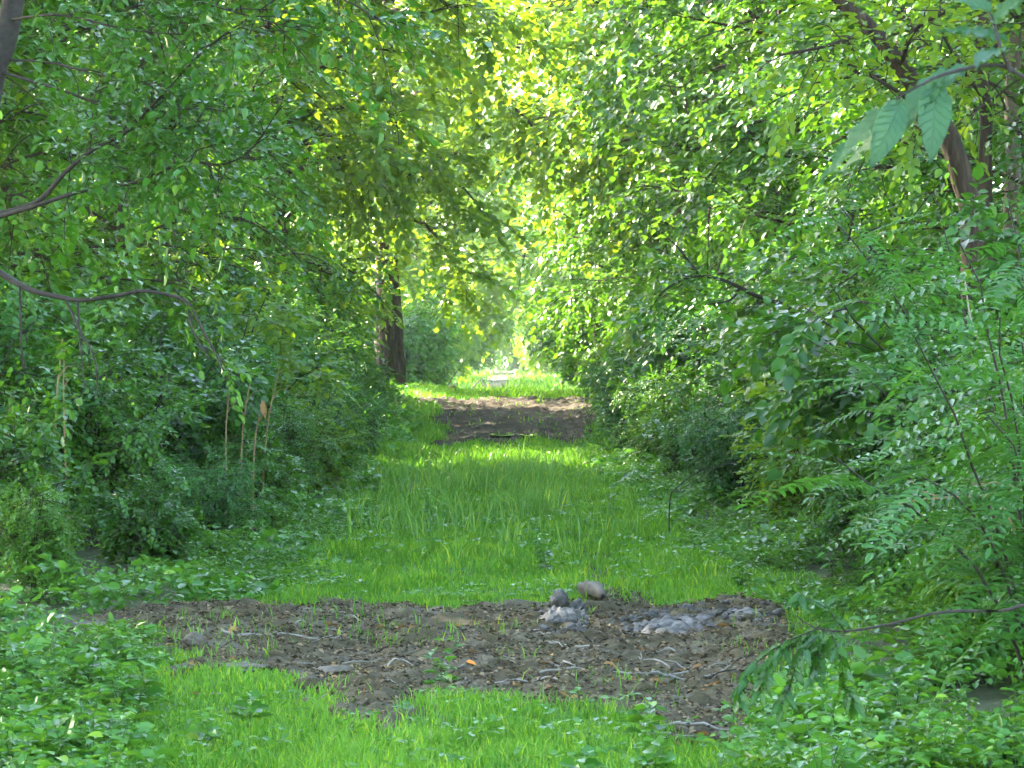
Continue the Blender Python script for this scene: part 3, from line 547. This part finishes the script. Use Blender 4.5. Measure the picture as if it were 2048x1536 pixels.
bough("curved_bough", "dark curved bough arching out of the right bank above the grass", [(1720, 980), (1660, 720), (1590, 625), (1510, 590), (1445, 560), (1385, 553), (1330, 580), (1300, 620)], 27, .035, TWIG, (LEAF_D, .075, 5), [[(1480, 575), (1460, 600), (1410, 610)], [(1400, 553), (1360, 500), (1330, 470)]], tip=.006)
bough("dead_twig", "orange-brown dead branch jutting in at the right edge", [(2140, 1180), (2110, 1010), (2048, 985), (1950, 993), (1855, 998), (1790, 1010)], 12, .010, DEADWOOD, None, [[(2060, 986), (1990, 965), (1955, 970), (1930, 955)], [(2000, 990), (2020, 1040), (2030, 1060)], [(1900, 996), (1850, 985), (1820, 960)]])
bough("sapling", "thin pale sapling stem crossing the feathery leaves at the right edge", [(2100, 1200), (2075, 900), (2040, 830), (1990, 740), (1945, 650), (1930, 560)], 12.6, .010, GREYWOOD, (LEAF_C, .05, 5), [[(2020, 790), (1960, 800), (1900, 830)]])

# feathery compound-leaved boughs at the right: every frond a part of its own
def frond_mesh(seed, L=.42, n=12, lf=.050):
    r = np.random.default_rng(seed); lv = Leaves(); k = np.arange(n)
    for i in k:
        f = (i + .8) / (n + .5); o = np.array([0, f * L, -.18 * L * f * f])
        for sd in (1, -1):
            D = nz(np.array([sd, .35, -.12]) + r.normal(0, .07, 3))[None]; Nn = np.array([[0, .1, 1.]]) + r.normal(0, .12, (1, 3)); Nn = nz(Nn - D * (Nn * D).sum())
            lv.add(o[None], D, Nn, np.array([lf * (1.05 - .5 * abs(f - .4)) * r.uniform(.9, 1.1)]), np.array([.3 + .4 * r.random()]))
    lv.add(np.array([[0, L, -.18 * L]]), np.array([[0, 1., -.3]]), np.array([[0, .3, 1.]]), np.array([lf]), np.array([.5]))
    me = lv.mesh("frond", LEAF_C, .40, fold=.06); return me
FR = [frond_mesh(k) for k in (1, 2, 3)]
def frond_bush(name, label, x, d, stems, seed, s=1.0, n_per=9):
    r = np.random.default_rng(seed); g = float(gz(x, d)); e = link(name, None, loc=(x, d, g)); tag(e, label, "shrub"); tubes = []
    for (tx, td, tz) in stems:
        t = np.linspace(0, 1, 9)[:, None]; P = np.array([tx - x, td - d, 0]) * t ** 1.6 + np.array([0, 0, tz - g]) * (t * 1.25 - .25 * t ** 2.5); P = P + np.cumsum(r.normal(0, .022, (9, 3)), 0) * t; tubes.append((P, np.linspace(.010, .003, 9)))
        for k in range(n_per):
            f = .22 + .78 * (k + r.random() * .5) / n_per; q = f * 8; i = min(int(q), 7); o = P[i] * (1 - (q - i)) + P[i + 1] * (q - i)
            az = r.uniform(0, 6.28); fr = link("frond", FR[k % 3], e, loc=o, rot=(r.uniform(-.5, .35), r.normal(0, .25), az), scale=(s * r.uniform(.75, 1.15),) * 3)
    link("stem", tube_mesh("stem", tubes, TWIG, 5), e)
def st(px, py, d): p = at(px, py, d); return (p[0], p[1], p[2])
frond_bush("feathery_shrub", "large feathery-leaved shrub filling the right edge above the weeds", 2.15, 11.5, [st(1960, 640, 11.0), st(1800, 700, 10.6), st(1880, 480, 11.2), st(1750, 860, 10.8), st(2030, 420, 11.5), st(2000, 780, 10.5), st(1900, 900, 10.7), st(2080, 600, 11)], 4, s=1.2, n_per=24)
frond_bush("feathery_shrub", "smaller feathery-leaved shrub leaning out of the right bank", 2.75, 15.5, [st(1690, 560, 15), st(1620, 660, 14.6), st(1720, 430, 15.3), st(1800, 560, 15), st(1600, 420, 15.2), st(1850, 400, 15.6), st(1680, 830, 14.8)], 6, s=1.25, n_per=22)

# ------------------------------------------------------------------ branch with big leaves hanging in at the upper right
def big_leaf_mesh(seed, L, W):
    r = np.random.default_rng(seed); nu, nv = 13, 7; V = []; T = []
    for i in range(nu):
        f = i / (nu - 1); hw = W / 2 * (np.sin(np.pi * f ** .8) ** .85) * (1 - .25 * f) if 0 < f < 1 else .0008
        for j in range(nv):
            s = (j - 3) / 3; y = f * L - .05 * L * abs(s) * (1 - f); z = .10 * hw * 2 * abs(s) - .16 * L * f * f + .006 * math.sin(f * 30 + abs(s) * 6) * abs(s)
            V.append((s * hw, y, z)); T.append(abs(s))
    Ls = [[i * nv + j, i * nv + j + 1, (i + 1) * nv + j + 1, (i + 1) * nv + j] for i in range(nu - 1) for j in range(nv - 1)]
    me = mesh_np("big_leaf", np.array(V), np.array(Ls), np.full(len(Ls), 4), BIGLEAF, tint=np.full(len(V), .5), smooth=True)
    a = me.attributes.new('side', 'FLOAT', 'POINT'); a.data.foreach_set('value', np.array(T, np.float32))
    b = me.attributes.new('along', 'FLOAT', 'POINT'); b.data.foreach_set('value', np.array([v[1] / L for v in V], np.float32)); return me
def big_leaf_mat():
    m = leaf_mat("big_leaf", (.022, .085, .024), (.04, .125, .038), (.12, .28, .04), mixf=.3, rough=.5, rnd=.2); n = m.node_tree.nodes; l = m.node_tree.links
    p = [x for x in n if x.type == 'BSDF_PRINCIPLED'][0]; rp = [x for x in n if x.type == 'VALTORGB'][0]
    sa = N(n, 'ShaderNodeAttribute', attribute_name='side'); al = N(n, 'ShaderNodeAttribute', attribute_name='along')
    a1 = N(n, 'ShaderNodeMath', operation='MULTIPLY_ADD'); a1.inputs[1].default_value = -.16; l.new(sa.outputs['Fac'], a1.inputs[0]); l.new(al.outputs['Fac'], a1.inputs[2])
    a2 = N(n, 'ShaderNodeMath', operation='MULTIPLY'); a2.inputs[1].default_value = 9.0; l.new(a1.outputs[0], a2.inputs[0])
    a3 = N(n, 'ShaderNodeMath', operation='PINGPONG'); a3.inputs[1].default_value = .5; l.new(a2.outputs[0], a3.inputs[0])
    mn = N(n, 'ShaderNodeMath', operation='MINIMUM'); l.new(a3.outputs[0], mn.inputs[0]); l.new(sa.outputs['Fac'], mn.inputs[1])
    mr = N(n, 'ShaderNodeMapRange'); mr.inputs[1].default_value = .0; mr.inputs[2].default_value = .13; l.new(mn.outputs[0], mr.inputs[0])
    mx = N(n, 'ShaderNodeMix', data_type='RGBA'); mx.inputs[6].default_value = (.022, .075, .022, 1); l.new(mr.outputs[0], mx.inputs[0]); l.new(rp.outputs[0], mx.inputs[7]); l.new(mx.outputs[2], p.inputs['Base Color'])
    b = N(n, 'ShaderNodeBump'); b.inputs['Strength'].default_value = .5; b.inputs['Distance'].default_value = .003; l.new(mr.outputs[0], b.inputs['Height']); l.new(b.outputs[0], p.inputs['Normal'])
    return m
BIGLEAF = big_leaf_mat()
from mathutils import Matrix, Vector
def leaf_pose(me, parent, base, tip, nrm, origin):
    D = Vector(tip) - Vector(base); D.normalize(); Nn = Vector(nrm); Nn = (Nn - D * Nn.dot(D)).normalized(); Xx = D.cross(Nn)
    M = Matrix((Xx, D, Nn)).transposed().to_4x4(); M.translation = Vector(base) - Vector(origin)
    o = link("leaf", me, parent); o.matrix_local = M; return o
d = 4.6; g0 = float(gz(1.08, d)); base = np.array([1.08, d, g0 - .05])
e = link("big_leaved_sapling", None, loc=base); tag(e, "drooping branch with large veined green leaves hanging in at upper right", "sapling")
P = spline([base, (1.10, d, .8), (1.12, d, 1.7), (1.06, d, 2.15), (1.0, d, 2.3)], 5); link("stem", tube_mesh("stem", [(P - base, np.linspace(.016, .006, len(P)))], TWIG, 8, .1), e)
tw = spline([P[14], at(2120, 200, d), at(2048, 155, d), at(1990, 130, d), at(1900, 145, d - .05), at(1840, 170, d - .1), at(1780, 205, d - .1)], 4)
two = link("twig", tube_mesh("twig", [(tw - base, np.linspace(.006, .0018, len(tw)))], TWIG, 6, .1), e)
tw2 = spline([at(2020, 145, d), at(2000, 90, d), at(1985, 40, d + .05), at(1960, -20, d + .1)], 4); twp = link("twig", tube_mesh("twig", [(tw2 - base, np.linspace(.004, .0018, len(tw2)))], TWIG, 6, .1), e)
for i, (bx, by, tx, ty, db, dt, wd, nr) in enumerate(((1930, 135, 1792, 205, 0, -.05, .055, (-.2, -.55, .8)), (1885, 150, 1785, 255, -.05, -.08, .06, (-.5, -.6, .6)), (1870, 168, 1868, 305, -.06, -.12, .062, (.1, -1, .15)), (1788, 208, 1632, 338, -.1, -.06, .05, (-.35, -.6, .7)),
                                                   (1800, 205, 1750, 320, -.1, -.15, .055, (.15, -1, .3)), (1775, 215, 1712, 350, -.1, .03, .035, (.9, -.4, .1)), (2000, 100, 1952, 110, 0, -.1, .05, (-.3, -.5, .8)), (2010, 80, 1890, 45, .02, .05, .055, (0, -.4, 1)),
                                                   (1985, 45, 2060, -30, .05, .0, .06, (.2, -.6, .8)), (1975, 20, 1860, -60, .05, .1, .06, (0, -.6, .8)))):
    b = at(bx, by, d + db); t = at(tx, ty, d + dt); leaf_pose(big_leaf_mesh(i, float(np.linalg.norm(t - b)) * 1.06, wd * 1.02), twp if i >= 6 else two, b, t, nr, base)

# dark drooping twig at lower right
d = 8.6; g0 = float(gz(1.75, d)); base = np.array([1.75, d, g0 - .05]); e = link("drooping_weed", None, loc=base); tag(e, "dark leafy twig drooping over the right end of the mud", "plant")
P = spline([base, (1.74, d, .45), at(2090, 1225, d), at(2000, 1222, d), at(1880, 1225, d), at(1780, 1248, d), at(1690, 1262, d), at(1630, 1255, d), at(1590, 1230, d)], 5); link("stem", tube_mesh("stem", [(P - base, np.linspace(.008, .002, len(P)))], TWIG, 6, .1), e)
r3 = np.random.default_rng(12)
BIGLEAF = LEAF_D; SM = [big_leaf_mesh(40 + k, .062, .026) for k in range(3)]
for br in ([(1640, 1256), (1560, 1290), (1500, 1340), (1478, 1400)], [(1650, 1258), (1600, 1310), (1580, 1370), (1560, 1410)], [(1660, 1260), (1680, 1310), (1690, 1370), (1712, 1405)], [(1640, 1250), (1600, 1280), (1540, 1320), (1520, 1380)], [(1690, 1262), (1650, 1215), (1600, 1190)], [(1650, 1255), (1640, 1300), (1630, 1350)]):
    Q = spline([at(a, b, d + r3.normal(0, .03)) for a, b in br], 4); twq = link("twig", tube_mesh("twig", [(Q - base, np.linspace(.0025, .0012, len(Q)))], TWIG, 4), e)
    for i in range(1, len(Q)):
        for sd in (1, -1):
            td = nz(Q[i] - Q[i - 1]); tip = Q[i] + .06 * nz(td * .6 + np.array([sd * .55, r3.normal(0, .4), -.5]) + r3.normal(0, .2, 3)); leaf_pose(SM[i % 3], twq, Q[i], tip, (r3.normal(0, .5), -.6, .7), base)

# ------------------------------------------------------------------ mud clods, stones, sticks, fallen leaves, puddles
def lump_mesh(name, seed, sx, sy, sz, mat, amp=.28, sub=3):
    import bmesh
    bm = bmesh.new(); bmesh.ops.create_icosphere(bm, subdivisions=sub, radius=1.0); r = np.random.default_rng(seed); off = r.random(3) * 50
    co = np.array([v.co[:] for v in bm.verts]); nn = fbm(co[:, 0] * 1.6 + off[0] + co[:, 2], co[:, 1] * 1.6 + off[1] - co[:, 2], 3) - .45
    pl = nz(r.normal(0, 1, (5, 3)))                                           # a few flattened facets
    for p_ in pl:
        dd = co @ p_; co = co - np.clip(dd - .72, 0, 1)[:, None] * p_ * .9
    n3 = fbm(co[:, 0] * 5 + off[2] + 2 * co[:, 2], co[:, 1] * 5 - 2 * co[:, 2], 3) - .45; co = co * (1 + 2 * amp * nn + amp * .9 * n3)[:, None] * np.array([sx, sy, sz])
    for v, c in zip(bm.verts, co): v.co = c
    me = bpy.data.meshes.new(name); bm.to_mesh(me); bm.free(); me.polygons.foreach_set('use_smooth', np.ones(len(me.polygons), bool)); me.materials.append(mat); return me
def surf(x, d):                                                               # height of whatever lies on top there
    gx_, gd_, Z_ = MUDS[0]
    if gx_[0] < x < gx_[-1] and gd_[0] < d < gd_[-1]: return float(Z_[int((d - gd_[0]) / .032), int((x - gx_[0]) / .022)])
    return float(gz(x, d))
CL = [lump_mesh("mud_clod", 100 + k, .05, .045, .03, CLAY, .75, 4) for k in range(6)]
def heap(px0, px1, py, h, seed, label):
    q0, q1 = ground_at(px0, py), ground_at(px1, py); c = (q0 + q1) / 2; wx = (q1[0] - q0[0]) / 2; wy = .42
    gx_ = np.linspace(-1.15, 1.15, 60); X, Y = np.meshgrid(gx_ * wx, gx_ * wy); u = np.sqrt((X / wx) ** 2 + (Y / wy) ** 2) + .5 * (fbm(X * 5 + seed, Y * 4, 3) - .47)
    Z = gz(c[0] + X, c[1] + Y) + h * (1 - sstep(.15, 1.05, u)) * (.55 + .9 * fbm(X * 9 + seed, Y * 7, 3)) + .05 * np.abs(fbm(X * 16, Y * 13 + seed, 3) - .45) * 2 * (1 - sstep(.7, 1.1, u)) - .1 * sstep(.95, 1.1, u)
    ii = (np.arange(59)[:, None] * 60 + np.arange(59)[None]).ravel(); L = np.stack([ii, ii + 1, ii + 61, ii + 60], -1); z0 = float(gz(c[0], c[1]))
    tag(link("mud_heap", mesh_np("mud_heap", np.stack([X, Y, Z - z0], -1).reshape(-1, 3), L, np.full(len(L), 4), CLAY, smooth=True), loc=(c[0], c[1], z0)), label, "mud heap")
heap(1060, 1185, 1252, .085, 3, "left heap of grey churned mud beside the pale log"); heap(1225, 1450, 1254, .065, 8, "long right heap of grey churned mud behind the mud strip"); heap(1420, 1570, 1240, .035, 14, "low heap of mud at the right end of the mud strip")
r4 = np.random.default_rng(9)
def clods(n, x0, x1, y0, y1, label, group, smax):
    for i in range(n):
        px, py = r4.uniform(x0, x1), r4.uniform(y0, y1); p = ground_at(px, py); s = r4.uniform(.45, 1) * smax
        o = link("mud_clod", CL[i % 6], loc=(p[0], p[1], surf(p[0], p[1]) + r4.uniform(-.012, .02)), rot=(r4.normal(0, .3), r4.normal(0, .3), r4.random() * 6.28), scale=(s, s, s)); tag(o, label, "clod", group)
clods(26, 1080, 1170, 1228, 1275, "grey clod of wet mud in the left heap behind the mud strip", "grey clods in the left heap", 1.1)
clods(46, 1235, 1440, 1230, 1275, "grey clod of wet mud in the long right heap behind the mud strip", "grey clods in the right heap", .95)
clods(26, 1400, 1560, 1215, 1265, "brownish clod at the right end of the mud heaps", "clods at the right end of the heaps", .7)
for px, py, s, sh, m, lab in ((1118, 1236, 1, (.07, .06, .065), CLAY, "largest dark clod sitting on top of the left mud heap"), (390, 1300, 2, (.075, .07, .05), STONE, "mossy grey stone at the left end of the mud"), (470, 1338, 3, (.16, .2, .022), STONE, "flat pale stone where mud meets grass"),
                              (675, 1348, 4, (.12, .12, .03), STONE, "small flat tan stone at the front edge of the mud"), (1490, 1515, 5, (.075, .07, .05), STONE, "round tan stone in the weeds at bottom right"), (170, 1262, 6, (.16, .12, .04), STONE, "flat brown stone at the far left end of the mud")):
    p = ground_at(px, py); nm = "mud_clod" if m is CLAY else "stone"
    tag(link(nm, lump_mesh(nm, 200 + s, *sh, m, .42, 4), loc=(p[0], p[1], surf(p[0], p[1]) + sh[2] * .35 + (.06 if m is CLAY else 0)), rot=(0, 0, s * 1.1)), lab, "clod" if m is CLAY else "stone")
a, b = ground_at(1168, 1200), ground_at(1205, 1224); a[2] = surf(a[0], a[1]) + .07; b[2] = surf(b[0], b[1]) + .035
Lg = np.array([a, a + (b - a) * .3 + [.01, 0, .02], a + (b - a) * .7 + [.01, 0, .015], b]); Lg = spline(Lg, 4); L0 = Lg.mean(0)
cap = np.concatenate([[.01], np.linspace(.05, .03, len(Lg) - 2) * (1 + .25 * np.sin(np.arange(len(Lg) - 2) * 1.9)), [.008]])
tag(link("log", tube_mesh("log", [(Lg - L0, cap)], rough_mat("pale_wood", [(.07, .058, .04), (.16, .135, .10)], (1, 1, 1), 12, .6, .01), 14, .45), loc=L0), "short pale log lying at the end of the bare rut", "log")
def stick(px, py, ang, L, r0, mat, label, group=None, name="stick"):
    p = ground_at(px, py); c = np.array([p[0], p[1]]); dr = np.array([math.cos(ang), math.sin(ang)]); q = []
    for f in np.linspace(-.5, .5, 6): xy = c + dr * L * f; q.append((xy[0], xy[1], surf(*xy) + .012 + .008 * math.sin(f * 5 + px)))
    q = np.array(q); q[:, :2] += r4.normal(0, L * .02, (6, 2)); q0 = q.mean(0)
    o = link(name, tube_mesh(name, [(q - q0, np.linspace(r0, r0 * .5, 6))], mat, 5, .2), loc=q0); return tag(o, label, "stick", group)
for px, py, an, L, r0, lab in ((1150, 1305, -.5, .34, .009, "pale stick lying aslant before the left mud heap"), (1125, 1345, -1.0, .22, .008, "short upright-leaning pale stick in the middle of the mud"), (1120, 1360, .5, .26, .007, "pale stick crossing the short one in the mud"), (1300, 1362, .35, .4, .009, "long pale stick near the front edge of the mud"),
                               (1335, 1366, .7, .22, .007, "thin stick touching the long one near the front edge"), (1050, 1378, .05, .35, .006, "thin straight stick along the front of the mud"), (1400, 1368, 0, .3, .007, "straw-coloured stick before the drooping twig"), (500, 1280, -.1, .3, .008, "pale stick at the left part of the mud"),
                               (590, 1290, -.15, .25, .007, "short pale stick in the left part of the mud beside leaf litter"), (1395, 1470, -.4, .3, .009, "broken stick on the bare soil at lower right"), (1320, 1475, .15, .35, .008, "grey stick on the bare soil at lower right"), (780, 1350, 1.1, .2, .007, "short stick at the front of the mud near the seedling")):
    stick(px, py, an, L, r0, GREYWOOD, lab)
for i in range(70):
    stick(r4.uniform(330, 1480), r4.uniform(1235, 1410), r4.random() * 3.14, r4.uniform(.08, .24), r4.uniform(.003, .006), GREYWOOD if i % 3 else TWIG, "thin twig scattered among the leaf litter on the mud", "twigs on the mud")
DL = []
for k in range(4):
    lv = Leaves(); lv.add(np.zeros((1, 3)), np.array([[0, 1., .0]]), np.array([[.15 * (k - 1.5), 0, 1.]]), np.array([.075]), np.array([.25 * k])); DL.append(lv.mesh("fallen_leaf", DRYLEAF, .6, fold=.16))
for i in range(70):
    px, py = (r4.uniform(330, 1500), r4.uniform(1230, 1415)) if i < 60 else (r4.uniform(1330, 1480), r4.uniform(1440, 1520)); p = ground_at(px, py)
    tag(link("fallen_leaf", DL[i % 4], loc=(p[0], p[1], surf(p[0], p[1]) + .012), rot=(r4.normal(0, .35), r4.normal(0, .35), r4.random() * 6.28), scale=(r4.uniform(.5, 1.1),) * 3), "small dry brown leaf lying on the churned mud", "leaf", "dry leaves on the mud")
lv = Leaves(); n = 26000; x = rng.uniform(-3, 2.2, n); dd = rng.uniform(10.8, 18.6, n); k = inside(MUD_POLY, x, dd) & (fbm(x * 1.7 + 8, dd * 1.1, 3) > .25); x, dd = x[k], dd[k]; n = len(x)
a = rng.random(n) * 6.283; D = nz(np.stack([np.cos(a), np.sin(a), rng.normal(0, .3, n)], -1)); Nn = np.array([0, 0, 1.]) + rng.normal(0, .35, (n, 3)); Nn = nz(Nn - D * (Nn * D).sum(-1, keepdims=True))
zz = np.array([surf(u, v) for u, v in zip(x, dd)])
lv.add(np.stack([x, dd, zz + rng.uniform(.0, .02, n)], -1), D, Nn, rng.uniform(.012, .042, n), rng.random(n) ** 1.5 * .97)
LITTER = leaf_mat("litter", (.03, .022, .009), (.30, .22, .12), (.2, .15, .08), mixf=.1, rough=.8, spec=.2, rnd=0)
tag(link("leaf_litter", lv.mesh("leaf_litter", LITTER, .55, fold=.2, simple=True)), "crumbled leaf litter and wood chips strewn over the mud", "litter", kind="stuff")

m, nn_, l_ = mat_new("water"); p = N(nn_, 'ShaderNodeBsdfPrincipled'); p.inputs['Base Color'].default_value = (.03, .025, .02, 1); p.inputs['Roughness'].default_value = .03; p.inputs['Specular IOR Level'].default_value = .6
o = N(nn_, 'ShaderNodeOutputMaterial'); l_.new(p.outputs[0], o.inputs[0]); WATER = m
for px0, px1, lab, sd in ((980, 1030, "bright puddle in the left wheel rut of the bare soil", 1), (1036, 1086, "bright puddle in the right wheel rut of the bare soil", 2)):
    q = ground_at((px0 + px1) / 2, 876); wd = (px1 - px0) / F * q[1] / 2; r = np.random.default_rng(sd); t = np.linspace(0, 6.283, 28, endpoint=False)
    rr = 1 + .25 * (vnoise(np.cos(t) * 2 + sd * 9, np.sin(t) * 2 + 5) - .5)
    zt = max(float(gz(q[0] + u, q[1] + v)) for u in (-wd, 0, wd) for v in (-1, 0, 1)) + .05
    V = np.stack([np.cos(t) * wd * rr, np.sin(t) * .95 * rr, 0 * t], -1)
    o = link("puddle", mesh_np("puddle", V, np.arange(28), [28], WATER), loc=(q[0], q[1], zt)); tag(o, lab, kind="structure")

# dead canes in the left bank, fallen wood by the gap
for i, (px, py, tx, ty, w0, lab) in enumerate(((455, 985, 460, 770, .011, "tan dead cane standing in the left bank, leftmost of the clump"), (478, 985, 505, 740, .010, "tan dead cane tilting right in the left bank"), (505, 985, 525, 800, .012, "thick tan dead cane topped by a hanging dry leaf"), (520, 990, 560, 730, .008, "thin tan dead cane, rightmost of the clump in the left bank"),
                                              (110, 980, 125, 680, .010, "tan dead cane near the left edge below the crooked limb"), (20, 1000, 22, 780, .012, "short tan dead cane at the very left edge"), (140, 985, 128, 700, .008, "thin tan dead cane crossing another near the left edge"), (430, 990, 470, 860, .008, "short tan dead cane before the clump in the left bank"))):
    d = 23.0 + .25 * i if px > 300 else 19.5 + .2 * i; p0 = at(px, py, d); g = float(gz(p0[0], d)); b = np.array([p0[0], d, g - .03]); P = spline([b, at((px + tx) / 2 - 6, (py + ty) / 2, d), at(tx, ty, d)], 5)
    e = link("dead_cane", None, loc=b); tag(e, lab, "cane", "dead canes in the left bank"); link("stem", tube_mesh("stem", [(P - b, np.linspace(w0, .004, len(P)))], DEADWOOD, 6, .2), e)
    Q = spline([P[7], P[7] + [.06, 0, .09], P[7] + [.13, 0, .10]], 3); link("side_twig", tube_mesh("side_twig", [(Q - b, np.linspace(.004, .002, len(Q)))], DEADWOOD, 4), e)
    if i == 2:
        lv = Leaves(); lv.add((P[-1] - b)[None], np.array([[.15, 0, -1.]]), np.array([[0, -1., .2]]), np.array([.16]), np.array([.8])); link("leaf", lv.mesh("dry_leaf", DRYLEAF, .35, fold=.12), e)
def fallen(name, pts, w0, mat, label):
    P = spline([at(*p_) for p_ in pts], 5); c = P[0].copy(); tag(link(name, tube_mesh(name, [(P - c, np.linspace(w0, w0 * .3, len(P)))], mat, 6, .2), loc=c), label, "branch")
fallen("fallen_branch", [(868, 787, 61), (890, 780, 61.5), (908, 772, 62), (908, 790, 62)], .035, DEADWOOD, "pale broken branch lying left of the bright strip of grass")
fallen("fallen_branch", [(935, 790, 63), (955, 765, 64), (985, 748, 66), (1045, 746, 68)], .02, GREYWOOD, "thin pale branch leaning over the crest into the gap")
fallen("fallen_branch", [(890, 780, 64), (905, 755, 65), (935, 715, 66)], .02, TWIG, "dark thin branch rising out of the grass left of the gap")

# ------------------------------------------------------------------ morning haze
import bmesh
bm = bmesh.new(); bmesh.ops.create_cube(bm, size=1.0); me = bpy.data.meshes.new("haze"); bm.to_mesh(me); bm.free()
hz = link("haze", me, loc=(0, 220, 14.5), scale=(860, 700, 34)); tag(hz, "thin pale morning haze hanging in the wood", "haze", kind="stuff")
m, n_, l_ = mat_new("haze"); v = N(n_, 'ShaderNodeVolumePrincipled'); v.inputs['Density'].default_value = .00028; v.inputs['Color'].default_value = (.86, .93, 1, 1); v.inputs['Anisotropy'].default_value = .3
o = N(n_, 'ShaderNodeOutputMaterial'); l_.new(v.outputs[0], o.inputs['Volume']); me.materials.append(m)
